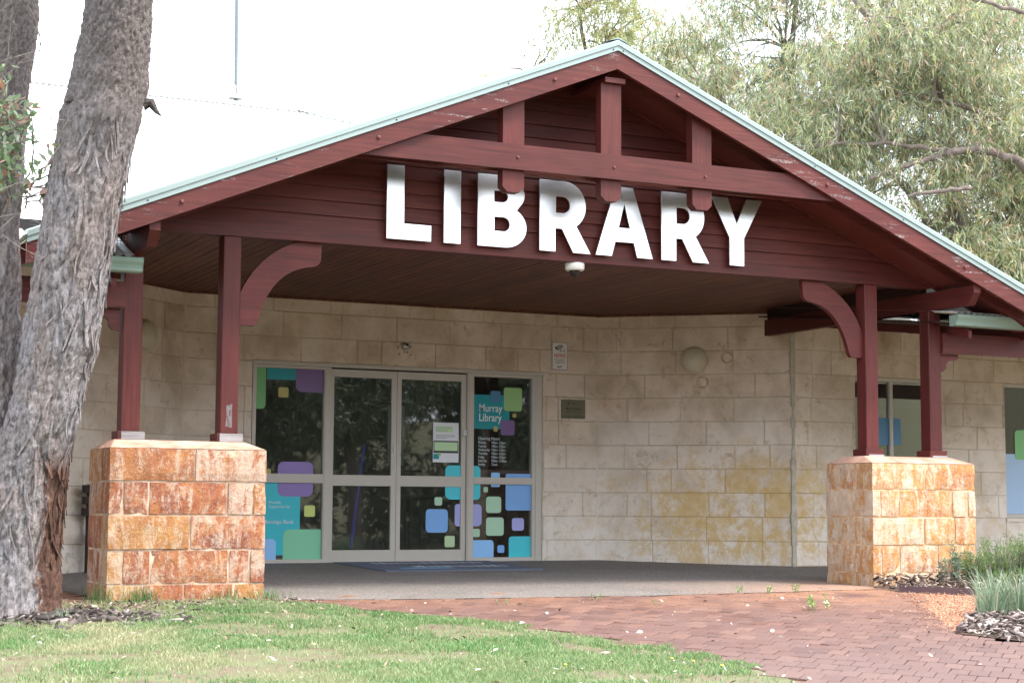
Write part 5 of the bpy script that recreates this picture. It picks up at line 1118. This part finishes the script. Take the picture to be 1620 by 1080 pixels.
# weeds growing in the paving
def weed(x, y, h, n, label, seed):
    rng = np.random.default_rng(seed); m = MB(); C_ = []; D_ = []; z0 = gz(x, y)
    for k in range(n):
        a = rng.uniform(0, 6.28); l_ = h * rng.uniform(.6, 1); d = Vector((math.cos(a) * .4, math.sin(a) * .4, 1)).normalized(); b = Vector((x + rng.normal() * .03, y + rng.normal() * .03, z0))
        m.tube([b, b + d * l_ * .5, b + d * l_ + Vector((.01, 0, 0))], [.003, .0025, .001], 5)
        for i in range(8): C_.append(b + d * l_ * (i + 1.5) / 9.5); D_.append((rng.normal(), rng.normal(), .7))
    t = thing('paving_weed', label, 'weed', (x, y, z0), 'weeds between the paving bricks'); m.build('stem', 'shrub', t)
    Lg = np.full(len(C_), h * .32); V, Q = leaves(np.array(C_), unit(np.array(D_)), Lg, Lg * .3, .1, rng); fast('leaf', V, Q, 'sprout_g', t)
M['sprout_g'] = mk_isl('weed_leaf', [(0, (.16, .27, .08)), (1, (.34, .42, .18))], .5, .3)
for i, (x, y, h, n, lb_) in enumerate([(4.28, -2.136, .17, 3, 'tallest light green weed standing in the middle of the brick paving'), (4.44, -2.10, .14, 2, 'leaning light green weed just right of the tallest weed'), (4.55, -.68, .09, 3, 'small weed at the edge of the porch floor below the right lamp'), (4.78, -.78, .085, 3, 'low weed on the paving edge, right of its close neighbour'), (5.1, -.74, .10, 3, 'weed on the paving edge nearest the right pier'), (2.95, -1.05, .07, 3, 'tiny weed in the dark bricks below the brass plaque'), (2.0, -1.25, .06, 3, 'tiny weed in the bricks straight in front of the door mat'), (3.25, -1.5, .06, 2, 'tiny weed in the bricks left of centre, near the lawn')]): weed(x, y, h, n, lb_, i)
def flakes(P, size, asp, rng, zoff=.004, tilt=.35):
    n = len(P); z = zg(P[:, 0], P[:, 1]) + zoff; a = rng.uniform(0, 2 * np.pi, n); D = np.stack([np.cos(a), np.sin(a), rng.normal(size=n) * tilt], 1); D = unit(D)
    return leaves(np.column_stack([P, z]), D, size, size * asp, .25, rng)
rng = np.random.default_rng(33); P = rng.uniform((-2.9, -5.6), (2.0, -.4), (520, 2)); P = P[inside(P[:, 0], P[:, 1], LAWN)]; V, Q = flakes(P, rng.uniform(.014, .05, len(P)) * np.where(rng.random(len(P)) > .9, 1.7, 1), rng.uniform(.15, .5, len(P)), rng, .017); fast('leaf_litter', V, Q, 'litter', None, kind='stuff')
P = rng.uniform((.5, -5.4), (6.0, -.9), (420, 2)); P = P[inside(P[:, 0], P[:, 1], PAVE)][:90]; V, Q = flakes(P, rng.uniform(.012, .05, len(P)), rng.uniform(.3, .7, len(P)), rng, .008); fast('leaf_litter', V, Q, 'litter', None, kind='stuff')
P = rng.uniform((.0, -5.2), (5.5, -1.2), (20, 2)); V, Q = flakes(P, rng.uniform(.025, .05, len(P)), rng.uniform(.5, .8, len(P)), rng, .008, .35); fast('fallen_petals', V, Q, 'petal', None, kind='stuff')
# dandelions
M['s_yel'] = flat('flower_yellow', (.80, .60, .03), .6)
FL = ['yellow flower alone in the open lawn, leftmost of the four', 'yellow flower near the paved lawn edge, farthest back of its cluster of three', 'yellow flower in the lawn closest to the paved edge', 'yellow flower in the lawn left of the pair by the paved edge']
for i, (x, y) in enumerate([(.72, -4.7), (1.55, -4.75), (1.62, -4.95), (1.48, -4.62)]):
    z0 = gz(x, y); t = thing('yellow_flower', FL[i], 'flower', (x, y, z0), 'yellow flowers in the lawn'); MB().tube([(x, y, z0), (x, y, z0 + .04)], .0015, 5).build('stem', 'tuft', t); MB().lathe([(0, .003), (.007, .004), (.010, .0), (0, -.003)], (x, y, z0 + .042), 'z', 10).build('head', 's_yel', t)
# mulch heaps, debris at the tree foot, gravel stones
def chips(name, P, hfun, size, mat, rng, thick=.35):
    n = len(P); z = zg(P[:, 0], P[:, 1]) + hfun(P) * rng.random(n); a = rng.uniform(0, 2 * np.pi, n); D = unit(np.stack([np.cos(a), np.sin(a), rng.normal(size=n) * .35], 1)); rv = rng.normal(size=(n, 3)); S = unit(np.cross(D, rv)); N = np.cross(D, S)
    l = size[:, None] / 2; w_ = l * rng.uniform(.18, .42, (n, 1)); h = l * rng.uniform(.05, .14, (n, 1)); C_ = np.column_stack([P, z])
    V = np.stack([C_ + D*l*i + S*w_*j + N*h*k for i in (-1, 1) for j in (-1, 1) for k in (-1, 1)], 1).reshape(-1, 3); b = np.arange(n)[:, None] * 8
    Q = np.concatenate([b + np.array([q]) for q in ([0,1,3,2],[4,6,7,5],[0,4,5,1],[2,3,7,6],[0,2,6,4],[1,5,7,3])], 0); return fast(name, V, Q, mat, None, kind='stuff')
rng = np.random.default_rng(44); P = rng.uniform((6.1, -2.6), (10.5, .3), (9000, 2)); P = P[inside(P[:, 0], P[:, 1], BED1)]; chips('bark_mulch', P, lambda P: .03 + .10 * np.exp(-((P[:, 1] + .45) / .45) ** 2), rng.uniform(.02, .075, len(P)), 'mulch', rng)
P = rng.uniform((4.35, -6), (9, -2.0), (14000, 2)); P = P[inside(P[:, 0], P[:, 1], BED2)]; P = P[rng.random(len(P)) < np.clip(1.4 - np.hypot(P[:, 0] - 4.9, P[:, 1] + 3.7) * .35, .25, 1)]; chips('bark_mulch', P, lambda P: .04 + .10 * np.exp(-(((P[:, 0] - 5.1) / .55) ** 2 + ((P[:, 1] + 3.7) / .5) ** 2)), rng.uniform(.025, .09, len(P)), 'mulch_pale', rng)
P = np.column_stack([rng.normal(-1.40, .34, 420), rng.normal(-1.55, .20, 420)]); chips('bark_debris', P, lambda P: .015 + .05 * np.exp(-np.hypot(P[:, 0] + 1.5, P[:, 1] + 1.55) / .3), rng.uniform(.02, .12, len(P)), 'debris', rng)
P = np.column_stack([rng.uniform(-1.3, .6, 260), rng.normal(-.75, .16, 260)]); chips('bark_debris', P, lambda P: .018 + 0 * P[:, 0], rng.uniform(.015, .06, len(P)), 'mulch', rng)
P = rng.uniform((4.0, -4.0), (9.2, -.7), (36000, 2)); jn = rng.normal(size=P.shape) * np.array([.09, .09]); P = P[inside(P[:, 0] + jn[:, 0], P[:, 1] + jn[:, 1], GRAV)]; chips('gravel', P, lambda P: .012 + 0 * P[:, 0], rng.uniform(.008, .02, len(P)), 'pebble', rng)
ed = [(6.15, -.90), (6.5, -1.17), (6.9, -1.45), (7.6, -1.88), (8.4, -2.32)]
def edging(pts, label, h=.06, z_=.0):
    m = MB()
    for (a, b) in zip(pts[:-1], pts[1:]):
        d = Vector((b[0] - a[0], b[1] - a[1])).normalized(); n_ = Vector((-d.y, d.x)) * .006
        q = [(a[0] + n_.x, a[1] + n_.y), (b[0] + n_.x, b[1] + n_.y), (b[0] - n_.x, b[1] - n_.y), (a[0] - n_.x, a[1] - n_.y)]
        V = [(u, v, gz(u, v) - .03) for u, v in q] + [(u, v, gz(u, v) + h) for u, v in q]; m.add(V, [(0,3,2,1),(4,5,6,7),(0,1,5,4),(1,2,6,5),(2,3,7,6),(3,0,4,7)])
    return tag(m.build('steel_edging', 'edging', None), label, 'edging')
edging(ed, 'dark steel garden edging behind the orange gravel'); edging([(4.42, -3.72), (4.66, -3.50), (5.1, -3.13), (5.5, -2.68), (6.1, -2.13)], 'dark steel edging in front of the orange gravel beside the pale mulch heap', .05)

# ------------------------------------------------------------------ garden plants on the right
def strap_clump(x, y, n, h, spread, label, seed, mat='lomandra', wd=.011, arch=.55):
    rng = np.random.default_rng(seed); z0 = gz(x, y); V = []; F = []; t = thing('strappy_clump', label, 'plant', (x, y, z0))
    for k in range(n):
        a = rng.uniform(0, 6.28); r0 = rng.random() * spread; b = Vector((x + math.cos(a) * r0, y + math.sin(a) * r0, z0)); a2 = a + rng.normal() * .6; L_ = h * rng.uniform(.55, 1.1); out = rng.uniform(.15, 1) * arch * L_; s_ = Vector((-math.sin(a2), math.cos(a2), 0)).lerp(Vector((rng.normal(), rng.normal(), 0)), .4).normalized() * wd / 2; bi = len(V)
        for i in range(6):
            u = i / 5; p = b + Vector((math.cos(a2), math.sin(a2), 0)) * out * u ** 1.8 + Vector((0, 0, L_ * (u - .28 * u ** 3 * (out / L_) / .5))); ww = s_ * (1 - u ** 2.2 * .93); V += [tuple(p - ww), tuple(p + ww)]
        F += [(bi + 2*i, bi + 2*i + 1, bi + 2*i + 3, bi + 2*i + 2) for i in range(5)]
    fast('blade_mass', V, F, mat, t); return t
strap_clump(5.20, -3.22, 120, .42, .13, 'grey-green strappy plant standing in the pale mulch heap, the left one of three', 1)
strap_clump(5.45, -3.25, 170, .46, .15, 'dense grey-green strappy plant cut by the right edge behind the pale mulch heap', 2)
strap_clump(5.55, -2.85, 110, .46, .16, 'strappy plant at the right frame edge, farthest back of the strappy ones', 5)
strap_clump(7.55, -.62, 90, .26, .22, 'low arching yellow-green grass in the mulch right of the whorled plant', 3, 'shrub', .008, 1.1)
strap_clump(7.95, -.55, 110, .30, .22, 'arching yellow-green grass clump in the mulch by the right frame edge', 4, 'shrub', .008, 1.1)
def fine_shrub(x, y, h, rad, nst, label, seed, mat='shrub', leaf=.045, lw=.12, per=26):
    rng = np.random.default_rng(seed); z0 = gz(x, y); t = thing('garden_shrub', label, 'shrub', (x, y, z0), 'shrubs beside the right pier'); m = MB(); C_ = []; D_ = []
    for k in range(nst):
        a = rng.uniform(0, 6.28); r = rad * math.sqrt(rng.random()); top = Vector((x + math.cos(a) * r, y + math.sin(a) * r, z0 + h * rng.uniform(.6, 1))); b = Vector((x + math.cos(a) * r * .25, y + math.sin(a) * r * .25, z0)); mid = b.lerp(top, .5) + Vector((rng.normal() * .03, rng.normal() * .03, .02))
        m.tube([b, mid, top], [.005, .0035, .0015], 5)
        for i in range(per): u = rng.uniform(.25, 1.02); C_.append(b.lerp(top, u) + Vector(rng.normal(size=3) * .012)); D_.append((rng.normal() * .8, rng.normal() * .8, .6 + rng.normal() * .4))
    m.build('stem', 'twig', t); n = len(C_); Lg = leaf * rng.uniform(.7, 1.3, n); V, Q = leaves(np.array([tuple(c) for c in C_]), unit(np.array(D_)), Lg, Lg * lw, .2, rng); fast('foliage', V, Q, mat, t); return t
fine_shrub(7.06, -.60, .46, .06, 7, 'upright grey-green plant with whorled leaves in front of the right pier', 11, 'rosette', .045, .28, 34)
fine_shrub(6.93, -.56, .30, .07, 5, 'short grey-green plant at the left of the whorled one, in front of the pier', 17, 'rosette', .04, .28, 30)
fine_shrub(7.36, -.52, .34, .17, 60, 'bright feathery green shrub touching the right corner of the right pier', 12, per=40, leaf=.04)
fine_shrub(7.75, -.42, .46, .22, 60, 'taller feathery green shrub just right of the right pier', 13, per=40, leaf=.04)
fine_shrub(8.2, -.30, .50, .24, 60, 'feathery green shrub at the right frame edge below the window', 14, per=40, leaf=.04)
fine_shrub(8.9, .2, .5, .3, 40, 'feathery green shrub farther back in the right bed under the wall', 15, per=30, leaf=.04)
